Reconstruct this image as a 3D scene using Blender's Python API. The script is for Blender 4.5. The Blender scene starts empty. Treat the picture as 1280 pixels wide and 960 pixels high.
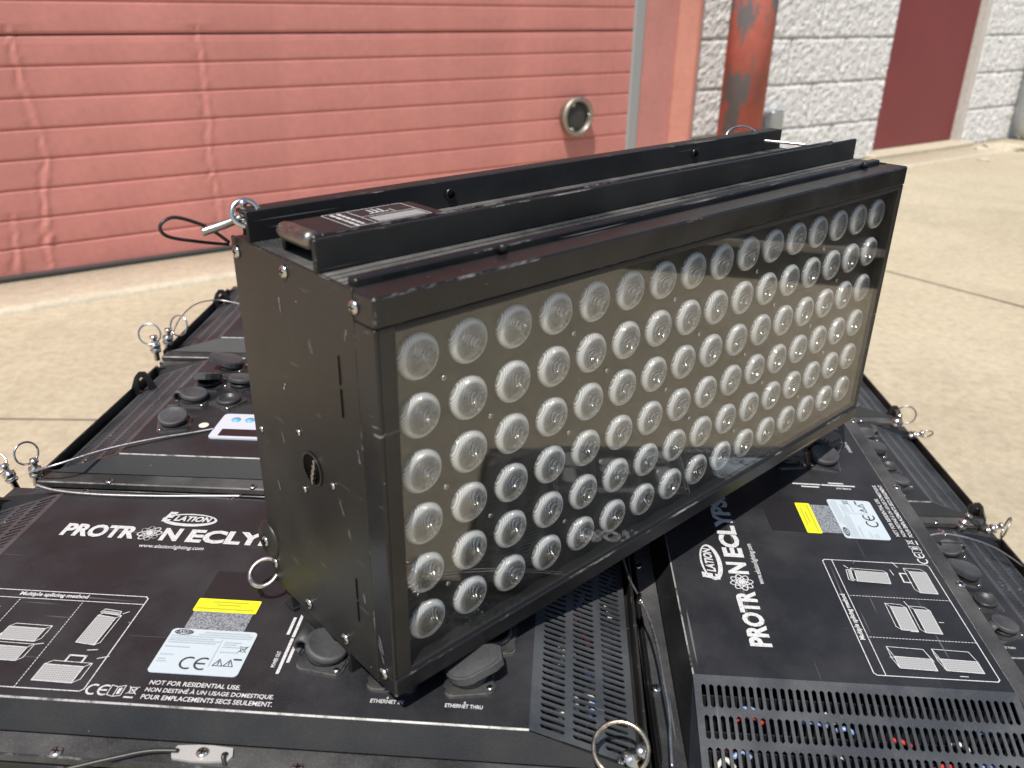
import bpy, bmesh, math, random
from mathutils import Vector, Matrix, noise
random.seed(7)
R = math.radians
scene = bpy.context.scene
col = scene.collection

# ------------------------------------------------------------------ camera
CAM_H, PITCH, ROLL, FPX = 0.3359, -0.4333, 0.0165, 1034.7
cp, sp = math.cos(PITCH), math.sin(PITCH)
FWD = Vector((0, cp, sp)); RT = Vector((1, 0, 0)); UP = RT.cross(FWD)
c_, s_ = math.cos(ROLL), math.sin(ROLL)
RT, UP = c_ * RT + s_ * UP, -s_ * RT + c_ * UP
CAM = Vector((0, 0, CAM_H))
cam = bpy.data.cameras.new("camera"); camo = bpy.data.objects.new("camera", cam); col.objects.link(camo)
m = Matrix((RT, UP, -FWD)).transposed().to_4x4(); m.translation = CAM
camo.matrix_world = m
cam.sensor_width = 36; cam.lens = 36 * FPX / 1280; cam.clip_start = 0.02; cam.clip_end = 500
cam.dof.use_dof = True; cam.dof.focus_distance = 0.58; cam.dof.aperture_fstop = 10.5
scene.camera = camo

# ------------------------------------------------------------------ light
SUN = Vector((-0.165, -0.50, 1.0)).normalized()
w = bpy.data.worlds.new("World"); scene.world = w; w.use_nodes = True
nt = w.node_tree; bg = nt.nodes["Background"]
sky = nt.nodes.new("ShaderNodeTexSky"); sky.sky_type = 'NISHITA'; sky.sun_disc = False
sky.sun_elevation = math.asin(SUN.z); sky.sun_rotation = math.atan2(SUN.x, SUN.y)
sky.air_density = 1.0; sky.dust_density = 1.0
nt.links.new(sky.outputs[0], bg.inputs[0]); bg.inputs[1].default_value = 0.10
sl = bpy.data.lights.new("sun", 'SUN'); sl.energy = 4.6; sl.angle = R(0.53); sl.color = (1, 0.955, 0.88)
so = bpy.data.objects.new("sun", sl); col.objects.link(so)
so.rotation_euler = SUN.to_track_quat('Z', 'Y').to_euler(); so.location = SUN * 8
scene.view_settings.view_transform = 'Standard'; scene.view_settings.look = 'None'
scene.view_settings.exposure = 0.22; scene.view_settings.gamma = 1

# ------------------------------------------------------------------ helpers
def ray(u, v): return RT * ((u - 640) / FPX) - UP * ((v - 480) / FPX) + FWD
def at(u, v, z):                      # point of the level plane z seen at pixel u, v of the photograph
    d = ray(u, v); return CAM + d * ((z - CAM_H) / d.z)

class MB:
    def __init__(s): s.v = []; s.f = []; s.mi = []; s.sm = []; s.edge = None
    def add(s, vs, fs, M=None, mi=0, smooth=False):
        o = len(s.v)
        s.v += [tuple(M @ Vector(p)) if M else tuple(p) for p in vs]
        s.f += [tuple(i + o for i in f) for f in fs]; s.mi += [mi] * len(fs); s.sm += [smooth] * len(fs); return s
    def box(s, x0, x1, y0, y1, z0, z1, ch=0, M=None, mi=0):
        if x0 > x1: x0, x1 = x1, x0
        if y0 > y1: y0, y1 = y1, y0
        if z0 > z1: z0, z1 = z1, z0
        if not ch:
            v = [(x, y, z) for x in (x0, x1) for y in (y0, y1) for z in (z0, z1)]
            f = [(0, 1, 3, 2), (4, 6, 7, 5), (0, 4, 5, 1), (2, 3, 7, 6), (0, 2, 6, 4), (1, 5, 7, 3)]
            return s.add(v, f, M, mi)
        c = min(ch, .45 * min(x1 - x0, y1 - y0, z1 - z0)); v = []
        C = ((x0, x1), (y0, y1), (z0, z1)); idx = {}
        for i in (0, 1):
            for j in (0, 1):
                for k in (0, 1):
                    p = [C[0][i], C[1][j], C[2][k]]; q = [p[a] + (c if (i, j, k)[a] == 0 else -c) for a in range(3)]
                    for a in range(3):
                        r = q[:]; r[a] = p[a]; idx[i, j, k, a] = len(v); v.append(r)
        f = []; fe = []
        for a in range(3):
            b, d = [t for t in range(3) if t != a]
            for side in (0, 1):
                cyc = [(0, 0), (1, 0), (1, 1), (0, 1)]; q = []
                for (p_, r_) in cyc:
                    k = [0, 0, 0]; k[a] = side; k[b] = p_; k[d] = r_; q.append(idx[(*k, a)])
                f.append(tuple(q))
            for p_ in (0, 1):
                for r_ in (0, 1):
                    k0 = [0, 0, 0]; k0[b] = p_; k0[d] = r_; k1 = k0[:]; k1[a] = 1
                    fe.append((idx[(*k0, b)], idx[(*k1, b)], idx[(*k1, d)], idx[(*k0, d)]))
        for i in (0, 1):
            for j in (0, 1):
                for k in (0, 1): fe.append(tuple(idx[i, j, k, a] for a in range(3)))
        s.add(v, f + fe, M, mi)
        if s.edge is not None: s.mi[-len(fe):] = [s.edge] * len(fe)      # worn arrises
        return s
    def lathe(s, prof, seg=20, M=None, mi=0, smooth=True, caps=True):
        v = []; f = []; n = len(prof)
        for i in range(seg):
            a = 2 * math.pi * i / seg
            for r, z in prof: v.append((r * math.cos(a), r * math.sin(a), z))
        for i in range(seg):
            j = (i + 1) % seg
            for k in range(n - 1): f.append((i * n + k, j * n + k, j * n + k + 1, i * n + k + 1))
        s.add(v, f, M, mi, smooth)
        if caps:
            o = len(s.v) - len(v)
            if prof[0][0] > 1e-6: s.f.append(tuple(o + i * n for i in range(seg))[::-1]); s.mi.append(mi); s.sm.append(False)
            if prof[-1][0] > 1e-6: s.f.append(tuple(o + i * n + n - 1 for i in range(seg))); s.mi.append(mi); s.sm.append(False)
        return s
    def tube(s, pts, r, seg=8, closed=False, mi=0, smooth=True):
        P = [Vector(p) for p in pts]; n = len(P); v = []; f = []
        nrm = None
        for i in range(n):
            a = P[i - 1] if (i or closed) else P[0]; b = P[(i + 1) % n] if (i < n - 1 or closed) else P[-1]
            t = (b - a).normalized()
            if nrm is None: nrm = t.orthogonal().normalized()
            nrm = (nrm - t * nrm.dot(t)).normalized(); bn = t.cross(nrm)
            rr = r[i] if isinstance(r, (list, tuple)) else r
            for k in range(seg):
                an = 2 * math.pi * k / seg; v.append(P[i] + nrm * (rr * math.cos(an)) + bn * (rr * math.sin(an)))
        for i in range(n if closed else n - 1):
            j = (i + 1) % n
            for k in range(seg):
                l = (k + 1) % seg; f.append((i * seg + k, i * seg + l, j * seg + l, j * seg + k))
        if not closed: f.append(tuple(range(seg))[::-1]); f.append(tuple((n - 1) * seg + k for k in range(seg)))
        return s.add(v, f, None, mi, smooth)
    def prism(s, poly, z0, z1, M=None, mi=0):
        n = len(poly); v = [(x, y, z0) for x, y in poly] + [(x, y, z1) for x, y in poly]
        f = [tuple(range(n))[::-1], tuple(range(n, 2 * n))] + [(i, (i + 1) % n, n + (i + 1) % n, n + i) for i in range(n)]
        return s.add(v, f, M, mi)
    def stroke(s, pts, wd, z, closed=False):      # flat printed line
        P = [Vector((p[0], p[1])) for p in pts]; n = len(P)
        for i in range(n if closed else n - 1):
            a, b = P[i], P[(i + 1) % n]; t = (b - a)
            if t.length < 1e-7: continue
            t.normalize(); q = Vector((-t.y, t.x)) * wd / 2; a = a - t * wd * .4; b = b + t * wd * .4
            s.add([(*(a - q), z), (*(b - q), z), (*(b + q), z), (*(a + q), z)], [(0, 1, 2, 3)])
        return s
    def poly(s, pts, z): return s.add([(p[0], p[1], z) for p in pts], [tuple(range(len(pts)))])
    def mesh(s, name, *mats):
        me = bpy.data.meshes.new(name); me.from_pydata(s.v, [], s.f)
        for mt in mats: me.materials.append(mt)
        me.polygons.foreach_set("material_index", s.mi); me.polygons.foreach_set("use_smooth", s.sm)
        bm = bmesh.new(); bm.from_mesh(me); bmesh.ops.recalc_face_normals(bm, faces=bm.faces); bm.to_mesh(me); bm.free()
        me.update(); return me

STUFF = {"heat_sink_fins", "blue_cable", "red_cable", "white_cable", "dotted_panel_print", "socket_lettering", "splicing_diagram", "scratch_marks", "yellow_label_print", "rating_label_small_print", "rating_label_marks", "compliance_marks", "warning_lettering", "brand_lettering", "web_address", "oval_logo", "bar_label_print"}
def spline(pts, n=6):                 # smooth a coarse path
    P = [Vector(p) for p in pts]; out = []
    for i in range(len(P) - 1):
        a, b, c, d = P[max(i - 1, 0)], P[i], P[i + 1], P[min(i + 2, len(P) - 1)]
        for k in range(n):
            t = k / n; out.append(.5 * ((2 * b) + (c - a) * t + (2 * a - 5 * b + 4 * c - d) * t * t + (3 * b - a - 3 * c + d) * t ** 3))
    return out + [P[-1]]
def circ(c, r, n=28, ax=(0, 0, 1), sq=1.0, start=0, end=1):
    q = Vector(ax).to_track_quat('Z', 'Y'); c = Vector(c)
    return [c + q @ Vector((r * math.cos(2 * math.pi * (start + (end - start) * i / n)), sq * r * math.sin(2 * math.pi * (start + (end - start) * i / n)), 0)) for i in range(n)]
def obj(name, me, parent=None, M=None):
    o = bpy.data.objects.new(name, me); col.objects.link(o)
    if parent: o.parent = parent
    if M is not None: o.matrix_local = M
    if name in STUFF: o['kind'] = 'stuff'      # marks and strands too small to pick apart
    return o
def tag(o, label=None, cat=None, group=None, kind=None):
    for k, v in (('label', label), ('category', cat), ('group', group), ('kind', kind)):
        if v: o[k] = v
    return o
def Tr(x, y, z): return Matrix.Translation((x, y, z))
def Rz(a): return Matrix.Rotation(a, 4, 'Z')
def Rx(a): return Matrix.Rotation(a, 4, 'X')
def Ry(a): return Matrix.Rotation(a, 4, 'Y')

# ------------------------------------------------------------------ materials
def newmat(name):
    mt = bpy.data.materials.new(name); mt.use_nodes = True; n = mt.node_tree
    return mt, n, n.nodes["Principled BSDF"]
def N(n, t, **k):
    o = n.nodes.new(t)
    for a, b in k.items():
        if a in o.inputs: o.inputs[a].default_value = b
        else: setattr(o, a, b)
    return o
def ramp(n, src, stops):
    r = n.nodes.new("ShaderNodeValToRGB"); e = r.color_ramp.elements
    while len(e) < len(stops): e.new(.5)
    for x, (p, c) in zip(e, stops): x.position = p; x.color = (*c, 1) if len(c) == 3 else c
    n.links.new(src, r.inputs[0]); return r
def mixc(n, fac, a, b, bt='MIX'):
    x = n.nodes.new("ShaderNodeMix"); x.data_type = 'RGBA'; x.blend_type = bt
    for i, s in ((0, fac), (6, a), (7, b)):
        if hasattr(s, 'is_linked') or hasattr(s, 'links'): n.links.new(s, x.inputs[i])
        else: x.inputs[i].default_value = s if i == 0 else (*s, 1)
    return x.outputs[2]
def coord(n, scale=(1, 1, 1), kind='Object', rot=(0, 0, 0)):
    t = n.nodes.new("ShaderNodeTexCoord"); mp = n.nodes.new("ShaderNodeMapping")
    mp.inputs['Scale'].default_value = scale; mp.inputs['Rotation'].default_value = rot
    n.links.new(t.outputs[kind], mp.inputs[0]); return mp.outputs[0]
def nz(n, vec, scale, detail=4, rough=.6):
    t = N(n, "ShaderNodeTexNoise", Scale=scale, Detail=detail, Roughness=rough); n.links.new(vec, t.inputs['Vector']); return t.outputs['Fac']
def bump(n, b, src, strength, dist):
    x = N(n, "ShaderNodeBump", Strength=strength, Distance=dist); n.links.new(src, x.inputs['Height']); n.links.new(x.outputs[0], b.inputs['Normal'])
def flat(name, colr, rough=.5, metal=0.0, spec=.5):
    mt, n, b = newmat(name); b.inputs['Base Color'].default_value = (*colr, 1); b.inputs['Roughness'].default_value = rough
    b.inputs['Metallic'].default_value = metal; b.inputs['Specular IOR Level'].default_value = spec; return mt

def coat(name, base, dust, amount, rough, grain=.25, scratch=.5, spec=.5):
    """black powder coat with dust film, fine grain and scratches"""
    mt, n, b = newmat(name); v = coord(n)
    big = nz(n, v, 14, 5, .62); r1 = ramp(n, big, [(.42, (0, 0, 0)), (.72, (amount,) * 3)])
    fine = nz(n, v, 800, 2, .6); r2 = ramp(n, fine, [(.50, (0, 0, 0)), (.72, (1.0,) * 3)])
    fac = mixc(n, 1.0, r2.outputs[0], (.055 + amount * .28,) * 3, 'MULTIPLY')
    add = N(n, "ShaderNodeMath", operation='ADD'); n.links.new(r1.outputs[0], add.inputs[0]); n.links.new(fac, add.inputs[1])
    c = mixc(n, add.outputs[0], base, dust)
    fac_prev = None
    for rot, sc in (((.0, .0, .5), (9, 300, 60)), ((0, .6, 1.9), (7, 330, 50))):
        s1 = nz(n, coord(n, sc, rot=rot), 1.0, 1, .4); rs = ramp(n, s1, [(.755, (0, 0, 0)), (.79, (scratch,) * 3)])
        c = mixc(n, rs.outputs[0], c, (.22, .21, .2))
    spk = nz(n, v, 420, 1, .3); rk = ramp(n, spk, [(.835, (0, 0, 0)), (.85, (.6,) * 3)]); c = mixc(n, rk.outputs[0], c, (.4, .39, .37))
    n.links.new(c, b.inputs['Base Color'])
    rr = ramp(n, big, [(.3, (rough - .07,) * 3), (.75, (min(1, rough + .18),) * 3)]); n.links.new(rr.outputs[0], b.inputs['Roughness'])
    b.inputs['Specular IOR Level'].default_value = spec
    bump(n, b, nz(n, v, 1500, 2, .5), grain * .7, .0005)
    return mt
BLACK = coat("black_powder_coat", (.0055, .0055, .0062), (.07, .068, .065), .10, .47)
PANEL = coat("black_panel_coat", (.0105, .0105, .0128), (.085, .083, .087), .22, .50, .2, .45)
PLATE = coat("black_end_plate_coat", (.0105, .0100, .0088), (.085, .077, .064), .22, .40, .4, .14)
GLOSS = coat("worn_black_aluminium", (.0055, .0055, .0065), (.08, .08, .078), .16, .30, .12, .8)
VENT = coat("vent_sheet_coat", (.034, .037, .042), (.14, .145, .15), .35, .36, .3, .3)  # base lightened to paint in the sun's sheen on the near vent
DUSTY = coat("dusty_black_aluminium", (.022, .022, .023), (.26, .25, .225), .5, .6, .2, .4)
INSIDE = flat("dark_interior", (.004, .004, .004), .9, 0, .05)
COVER = coat('dusty_rail_coat', (.020, .020, .0205), (.16, .155, .15), .45, .5, .4, .3)
GAP = flat("gasket_rubber", (.012, .012, .012), .6)
RUBBER = coat("rubber_cap", (.040, .041, .044), (.14, .138, .135), .5, .5, .5, .1)
SOCK = coat("socket_plastic", (.02, .02, .022), (.12, .12, .115), .4, .4, .2, .2)
def metal(name, c, rough, sc=220):
    mt, n, b = newmat(name); b.inputs['Metallic'].default_value = 1; v = coord(n)
    f = nz(n, v, sc, 3); n.links.new(mixc(n, f, tuple(x * .72 for x in c), c), b.inputs['Base Color'])
    rr = ramp(n, f, [(.3, (rough * .7,) * 3), (.7, (min(1, rough * 1.5),) * 3)]); n.links.new(rr.outputs[0], b.inputs['Roughness']); return mt
STEEL = metal("bright_steel", (.72, .70, .66), .2)
DSTEEL = metal("dull_steel", (.45, .43, .40), .38)
WIRE = metal("steel_wire", (.62, .61, .6), .35, 900)
DARKRING = metal("dark_wire", (.09, .085, .08), .35)
BWIRE = flat("black_coated_cable", (.02, .02, .02), .4)
TUBE = metal("handle_tube_metal", (.30, .28, .25), .33)
ALU = metal("aluminium_edging", (.62, .62, .6), .35)
CLIPM = flat("zinc_plated_steel", (.50, .49, .46), .42, .35)
def worn():
    mt, n, b = newmat("worn_edge"); v = coord(n); f = nz(n, v, 60, 5, .7); r = ramp(n, f, [(.40, (.03, .03, .03)), (.52, (.30, .29, .28))])
    n.links.new(r.outputs[0], b.inputs['Base Color']); b.inputs['Roughness'].default_value = .4; return mt
WORN = worn()
def worn2():
    mt, n, b = newmat("rubbed_black_edge"); v = coord(n, (.35, 1, 1)); f = nz(n, v, 55, 6, .75); r = ramp(n, f, [(.54, (.010, .010, .011)), (.70, (.24, .235, .225))])
    n.links.new(r.outputs[0], b.inputs['Base Color']); b.inputs['Roughness'].default_value = .35; return mt
RUB = worn2()
def EB():
    q = MB(); q.edge = 1; return q
def printm(name, c, lo=.55):
    mt, n, b = newmat(name); f = nz(n, coord(n), 700, 3, .7); r = ramp(n, f, [(.28, tuple(x * lo for x in c)), (.5, c)])
    n.links.new(r.outputs[0], b.inputs['Base Color']); b.inputs['Roughness'].default_value = .5; return mt
WHITE = printm("white_print", (.56, .56, .56), .45); GREYP = printm("grey_print", (.33, .33, .33)); DARKP = flat("dark_print", (.03, .03, .03), .5)
STICK = printm("sticker_white", (.46, .52, .565), .93); YELLOW = printm("sticker_yellow", (.80, .76, .02), .95); INKG = flat("sticker_ink_grey", (.38, .43, .47), .5)
INKY = flat("sticker_ink_olive", (.42, .40, .03), .5); BLUEP = flat("display_button_blue", (.16, .40, .62), .4)
DISPF = flat("display_frame_white", (.52, .54, .60), .4); DISPS = flat("display_screen_dark", (.012, .011, .014), .12)
PATCH = flat("glossy_dark_patch", (.012, .0105, .012), .5)
def speckle():
    mt, n, b = newmat("grey_text_sticker"); f = nz(n, coord(n, (1, 2.2, 1)), 900, 2, .7); r = ramp(n, f, [(.42, (.07, .075, .085)), (.58, (.30, .32, .35))])
    n.links.new(r.outputs[0], b.inputs['Base Color']); return mt
SPECK = speckle()
def dots():
    mt, n, b = newmat("dotted_print"); v = coord(n, (640, 640, 640))
    t = N(n, "ShaderNodeTexVoronoi", Randomness=0.0, Scale=1.0); n.links.new(v, t.inputs['Vector'])
    r = ramp(n, t.outputs['Distance'], [(.26, (.05, .05, .05)), (.40, (.36, .36, .36))]); n.links.new(r.outputs[0], b.inputs['Base Color']); return mt
DOTS = dots()
def glassm(name, ior, tint, rough, diff, dcol, radial=None):
    mt = bpy.data.materials.new(name); mt.use_nodes = True; n = mt.node_tree; n.nodes.remove(n.nodes["Principled BSDF"])
    out = n.nodes["Material Output"]; tr = N(n, "ShaderNodeBsdfTransparent"); tr.inputs[0].default_value = (*tint, 1)
    gl = N(n, "ShaderNodeBsdfGlossy"); gl.inputs['Roughness'].default_value = rough
    df = N(n, "ShaderNodeBsdfDiffuse"); df.inputs[0].default_value = (*dcol, 1)
    fr = N(n, "ShaderNodeFresnel", IOR=ior); ge = N(n, "ShaderNodeNewGeometry")      # same reflectance on both faces of the sheet
    iv = N(n, "ShaderNodeMapRange"); iv.inputs['To Min'].default_value = ior; iv.inputs['To Max'].default_value = 1 / ior
    n.links.new(ge.outputs['Backfacing'], iv.inputs['Value']); n.links.new(iv.outputs[0], fr.inputs['IOR'])
    m0 = n.nodes.new("ShaderNodeMixShader"); n.links.new(tr.outputs[0], m0.inputs[1]); n.links.new(df.outputs[0], m0.inputs[2])
    f = nz(n, coord(n), 30, 6, .65); r = ramp(n, f, [(.35, (diff * .5,) * 3), (.75, (diff * 1.6,) * 3)]); n.links.new(r.outputs[0], m0.inputs[0])
    if radial:                       # white towards rim and centre paints in the lens's bright reflections; fine ribs
        sx = N(n, 'ShaderNodeVectorMath', operation='MULTIPLY'); sx.inputs[1].default_value = (1 / radial, 1 / radial, 0); n.links.new(coord(n), sx.inputs[0]); le = N(n, 'ShaderNodeVectorMath', operation='LENGTH'); n.links.new(sx.outputs[0], le.inputs[0])
        rr_ = ramp(n, le.outputs['Value'], [(0, (.20,) * 3), (.12, (.16,) * 3), (.20, (.03,) * 3), (.5, (.04,) * 3), (.72, (.22,) * 3), (.86, (1.0,) * 3), (.97, (.95,) * 3), (1, (.25,) * 3)])
        wv = N(n, 'ShaderNodeTexWave', Scale=330.0, Distortion=.8); n.links.new(coord(n, rot=(0, 0, .8)), wv.inputs['Vector']); wr = ramp(n, wv.outputs['Fac'], [(0, (.50,) * 3), (1, (1.2,) * 3)])
        n.links.new(mixc(n, 1.0, rr_.outputs[0], wr.outputs[0], 'MULTIPLY'), m0.inputs[0])
    m1 = n.nodes.new("ShaderNodeMixShader"); n.links.new(fr.outputs[0], m1.inputs[0]); n.links.new(m0.outputs[0], m1.inputs[1]); n.links.new(gl.outputs[0], m1.inputs[2])
    n.links.new(m1.outputs[0], out.inputs[0]); return mt, n, gl, fr
PANE = glassm("front_glass", 1.62, (.97, .975, .97), .010, .004, (.6, .55, .47))[0]
LENS, ln, lgl, lfr = glassm("lens_plastic", 2.0, (.98, .98, .98), .09, .06, (.97, .97, .96), .0118)
lw = N(ln, "ShaderNodeTexWave", Scale=300.0, Distortion=.6); ln.links.new(coord(ln, rot=(0, 0, .8)), lw.inputs['Vector'])
lb = N(ln, "ShaderNodeBump", Strength=.5, Distance=.0008); ln.links.new(lw.outputs['Fac'], lb.inputs['Height'])
ln.links.new(lb.outputs[0], lgl.inputs['Normal']); ln.links.new(lb.outputs[0], lfr.inputs['Normal'])
REFL = flat("reflector_silver", (.62, .61, .59), .16, 1.0)
_n = REFL.node_tree; _w = N(_n, "ShaderNodeTexWave", Scale=420.0, Distortion=1.2); _n.links.new(coord(_n, rot=(0, 0, .7)), _w.inputs['Vector']); bump(_n, _n.nodes["Principled BSDF"], _w.outputs['Fac'], .55, .0006)
CUP = flat("lens_cup_grey", (.09, .09, .088), .25, .6)
CHIP = flat("led_chip", (.55, .5, .36), .4); CHIPR = flat("led_chip_red", (.55, .08, .07), .35)
BOARD = coat("led_mask_black", (.006, .006, .006), (.04, .038, .035), .12, .35, .1, .1)

# ------------------------------------------------------------------ text as mesh
_tc = {}
def text_mb(body, x0, x1, y0, y1, z, bold=.02, shear=0.0):
    key = (body, bold, shear)
    if key not in _tc:
        cu = bpy.data.curves.new("t", 'FONT'); cu.body = body; cu.offset = bold; cu.shear = shear; cu.resolution_u = 3; cu.fill_mode = 'FRONT'
        o = bpy.data.objects.new("t", cu); col.objects.link(o); dg = bpy.context.evaluated_depsgraph_get(); dg.update()
        me = bpy.data.meshes.new_from_object(o.evaluated_get(dg)); vs = [tuple(v.co) for v in me.vertices]; fs = [tuple(p.vertices) for p in me.polygons]
        bpy.data.objects.remove(o); bpy.data.curves.remove(cu); bpy.data.meshes.remove(me); _tc[key] = (vs, fs)
    vs, fs = _tc[key]; xs = [v[0] for v in vs]; ys = [v[1] for v in vs]; a, b, c, d = min(xs), max(xs), min(ys), max(ys)
    return [((v[0] - a) / (b - a) * (x1 - x0) + x0, (v[1] - c) / (d - c) * (y1 - y0) + y0, z) for v in vs], fs
def addtext(mb, *a, M=None, **k): return mb.add(*text_mb(*a, **k), M)

# ================================================================== SETTING
ZG = -0.40
TH = R(35.25); WD = Vector((math.cos(TH), math.sin(TH), 0)); WN = Vector((math.sin(TH), -math.cos(TH), 0)); W0 = Vector((-1.43, 2.19, ZG))
WM = Matrix((WD, -WN, Vector((0, 0, 1)))).transposed().to_4x4(); WM.translation = W0    # local x along wall, -y towards viewer, z up
def wallat(u, v, r=0):
    d = ray(u, v); t = (r - (CAM - W0).dot(WN)) / d.dot(WN); p = CAM + d * t - W0; return p.dot(WD), p.z

def concrete(name, c1, c2, c3):
    mt, n, b = newmat(name); v = coord(n)
    a = nz(n, v, 1.1, 6, .6); r = ramp(n, a, [(.3, c1), (.5, c2), (.72, c3)])
    f = nz(n, v, 48, 5, .75); rf = ramp(n, f, [(.30, (.80, .785, .76)), (.55, (1, 1, 1)), (.72, (1.13, 1.12, 1.09))])
    c = mixc(n, 1.0, r.outputs[0], rf.outputs[0], 'MULTIPLY')
    g = nz(n, v, 420, 2, .6); rg = ramp(n, g, [(.3, (.72, .71, .69)), (.52, (1, 1, 1))]); c = mixc(n, .75, c, mixc(n, 1.0, c, rg.outputs[0], 'MULTIPLY'))
    st = nz(n, v, 2.3, 7, .72); rs = ramp(n, st, [(.52, (0, 0, 0)), (.72, (.5,) * 3)]); c = mixc(n, rs.outputs[0], c, tuple(x * .62 for x in c2))
    n.links.new(c, b.inputs['Base Color']); b.inputs['Roughness'].default_value = .88; b.inputs['Specular IOR Level'].default_value = .3
    bump(n, b, nz(n, v, 190, 4, .6), .16, .003); return mt
CONC = concrete("sunlit_concrete", (.385, .332, .24), (.462, .402, .294), (.525, .46, .34))
CONC2 = concrete("apron_concrete", (.47, .41, .31), (.53, .47, .36), (.57, .51, .40))
MORT = concrete("mortar", (.42, .40, .37), (.48, .46, .43), (.52, .5, .47))
g = obj("ground", MB().box(-45, 45, -45, 45, ZG - .2, ZG).mesh("ground", CONC)); tag(g, "pale beige concrete yard slab in full sun", "ground", kind="structure")
ap = MB()
prof = [(.02, -.05), (.02, .0), (-.245, .004), (-.262, .012), (-.278, .011), (-.292, .002), (-.292, -.05)]   # (y, z): apron with a rounded lip
for x0, x1 in ((-4, 9),):
    k = 60; v = []; f = []
    for i in range(k + 1):
        x = x0 + (x1 - x0) * i / k
        for y, z in prof: v.append((x, y + .006 * noise.noise((x * 2, 0, 0)), z + .0025 * noise.noise((x * 3, y * 9, 2)) + .004))
    q = len(prof)
    for i in range(k):
        for j in range(q - 1): f.append((i * q + j, (i + 1) * q + j, (i + 1) * q + j + 1, i * q + j + 1))
    ap.add(v, f, None, 0, True)
a = obj("door_apron", ap.mesh("door_apron", CONC2)); a.matrix_world = WM; tag(a, "narrow concrete apron with rounded lip along the door wall", "apron", kind="structure")
JOINT = flat("joint_dirt", (.23, .195, .145), .95)
def strip(name, p, q, wd, mt, h=.003):
    p, q = Vector(p), Vector(q); t = (q - p).normalized(); s = Vector((-t.y, t.x)) * wd / 2; k = 40; v = []; f = []
    for i in range(k + 1):
        c = p.lerp(q, i / k); j = .5 + .9 * abs(noise.noise((i * .7, p.x, 3)))
        v += [(*(c - s * j), ZG + h), (*(c + s * j), ZG + h)]
    for i in range(k): f.append((2 * i, 2 * i + 1, 2 * i + 3, 2 * i + 2))
    return obj(name, MB().add(v, f).mesh(name, mt), g)
dj = Vector((.21, -.27)).normalized()
strip("control_joint", Vector((1.18, 2.41)) - dj * 1.25, Vector((1.18, 2.41)) + dj * 7, .012, JOINT)
strip("control_joint", (-6, 1.33), (-.3, 1.40), .006, JOINT)

# --- block wall, one object per block
def block_mat():
    mt, n, b = newmat("split_face_block"); v = coord(n); f = nz(n, v, 40, 6, .8); r = ramp(n, f, [(.28, (.42, .41, .39)), (.45, (.68, .67, .65)), (.62, (.85, .84, .82))])
    n.links.new(r.outputs[0], b.inputs['Base Color']); b.inputs['Roughness'].default_value = .95; bump(n, b, nz(n, v, 120, 5, .75), 1.0, .008); return mt
BLOCK = block_mat()
def block_mesh(seed, L_, nx):
    ny = 16; H_ = .1965; v = []; f = []
    for j in range(ny + 1):
        for i in range(nx + 1):
            x = L_ * i / nx; z = H_ * j / ny; e = min(1, min(x, L_ - x, z, H_ - z) / .006)
            h = .004 * noise.noise((x * 30 + seed * 7, z * 30, seed)) + .005 * noise.noise((x * 90, z * 90 + seed * 3, seed + 5)) + .004 * noise.noise((x * 140, z * 140, seed))
            v.append((x, -(.010 + h) * (.35 + .65 * e), z))
    for j in range(ny):
        for i in range(nx): q = j * (nx + 1) + i; f.append((q, q + 1, q + nx + 2, q + nx + 1))
    mb = MB().add(v, f, None, 0, False)
    mb.box(0, L_, .0005, .09, 0, H_)
    return mb.mesh("block", BLOCK)
BM = [block_mesh(s, .3965, 34) for s in range(6)]; BH = [block_mesh(s + 20, .1965, 17) for s in range(3)]
wall = obj("block_wall", MB().box(2.67, 4.04, .004, .2, 0, 3.2).box(4.957, 7.5, .004, .2, 0, 3.2).box(4.04, 4.957, .004, .2, 2.12, 3.2).box(-2.6, 2.67, .012, .2, 2.72, 3.2).mesh("block_wall", MORT))
wall.matrix_world = WM; tag(wall, "pale grey split-face concrete block wall beside the garage door", "wall")
for cidx in range(16):
    z = cidx * .2 + .002
    for a0, a1 in ((2.672, 4.045), (4.955, 7.4)):
        if cidx * .2 > 2.1 and a0 < 3: a1 = 7.4
        elif cidx * .2 > 2.1: continue
        x = a0 - (.0 if cidx % 2 else .2)
        first = True
        while x < a1 - .1:
            lo = max(x, a0)
            if x < a0 or a1 - x < .393:
                if a1 - lo < .1: break
                obj("block", random.choice(BH), wall, Tr(lo, 0, z)); x = lo + .2 if x < a0 else x + .2
            else:
                obj("block", random.choice(BM), wall, Tr(x, 0, z)); x += .4

# --- garage door
def paint(name, c, var, rough, chips=None):
    mt, n, b = newmat(name); v = coord(n); f = nz(n, v, 3.2, 6, .65); r = ramp(n, f, [(.3, tuple(x * (1 - var) for x in c)), (.7, tuple(min(1, x * (1 + var)) for x in c))])
    cc = r.outputs[0]; f2 = nz(n, v, 45, 4, .7); r2 = ramp(n, f2, [(.35, (.93,) * 3), (.6, (1.03,) * 3)]); cc = mixc(n, 1.0, cc, r2.outputs[0], 'MULTIPLY')
    if chips:
        k = nz(n, coord(n, (1, 1, .5)), 9, 6, .7); rk = ramp(n, k, [(.50, (0, 0, 0)), (.55, (1, 1, 1))]); cc = mixc(n, rk.outputs[0], cc, chips)
    n.links.new(cc, b.inputs['Base Color']); b.inputs['Roughness'].default_value = rough; bump(n, b, nz(n, v, 300, 3, .6), .15, .002); return mt
DOORP = paint("faded_red_door_paint", (.525, .205, .178), .16, .6)
_n = DOORP.node_tree; _b = _n.nodes["Principled BSDF"]; _src = _b.inputs['Base Color'].links[0].from_socket      # dusty, sun-bleached orange film, strongest on the lowest boards
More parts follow.
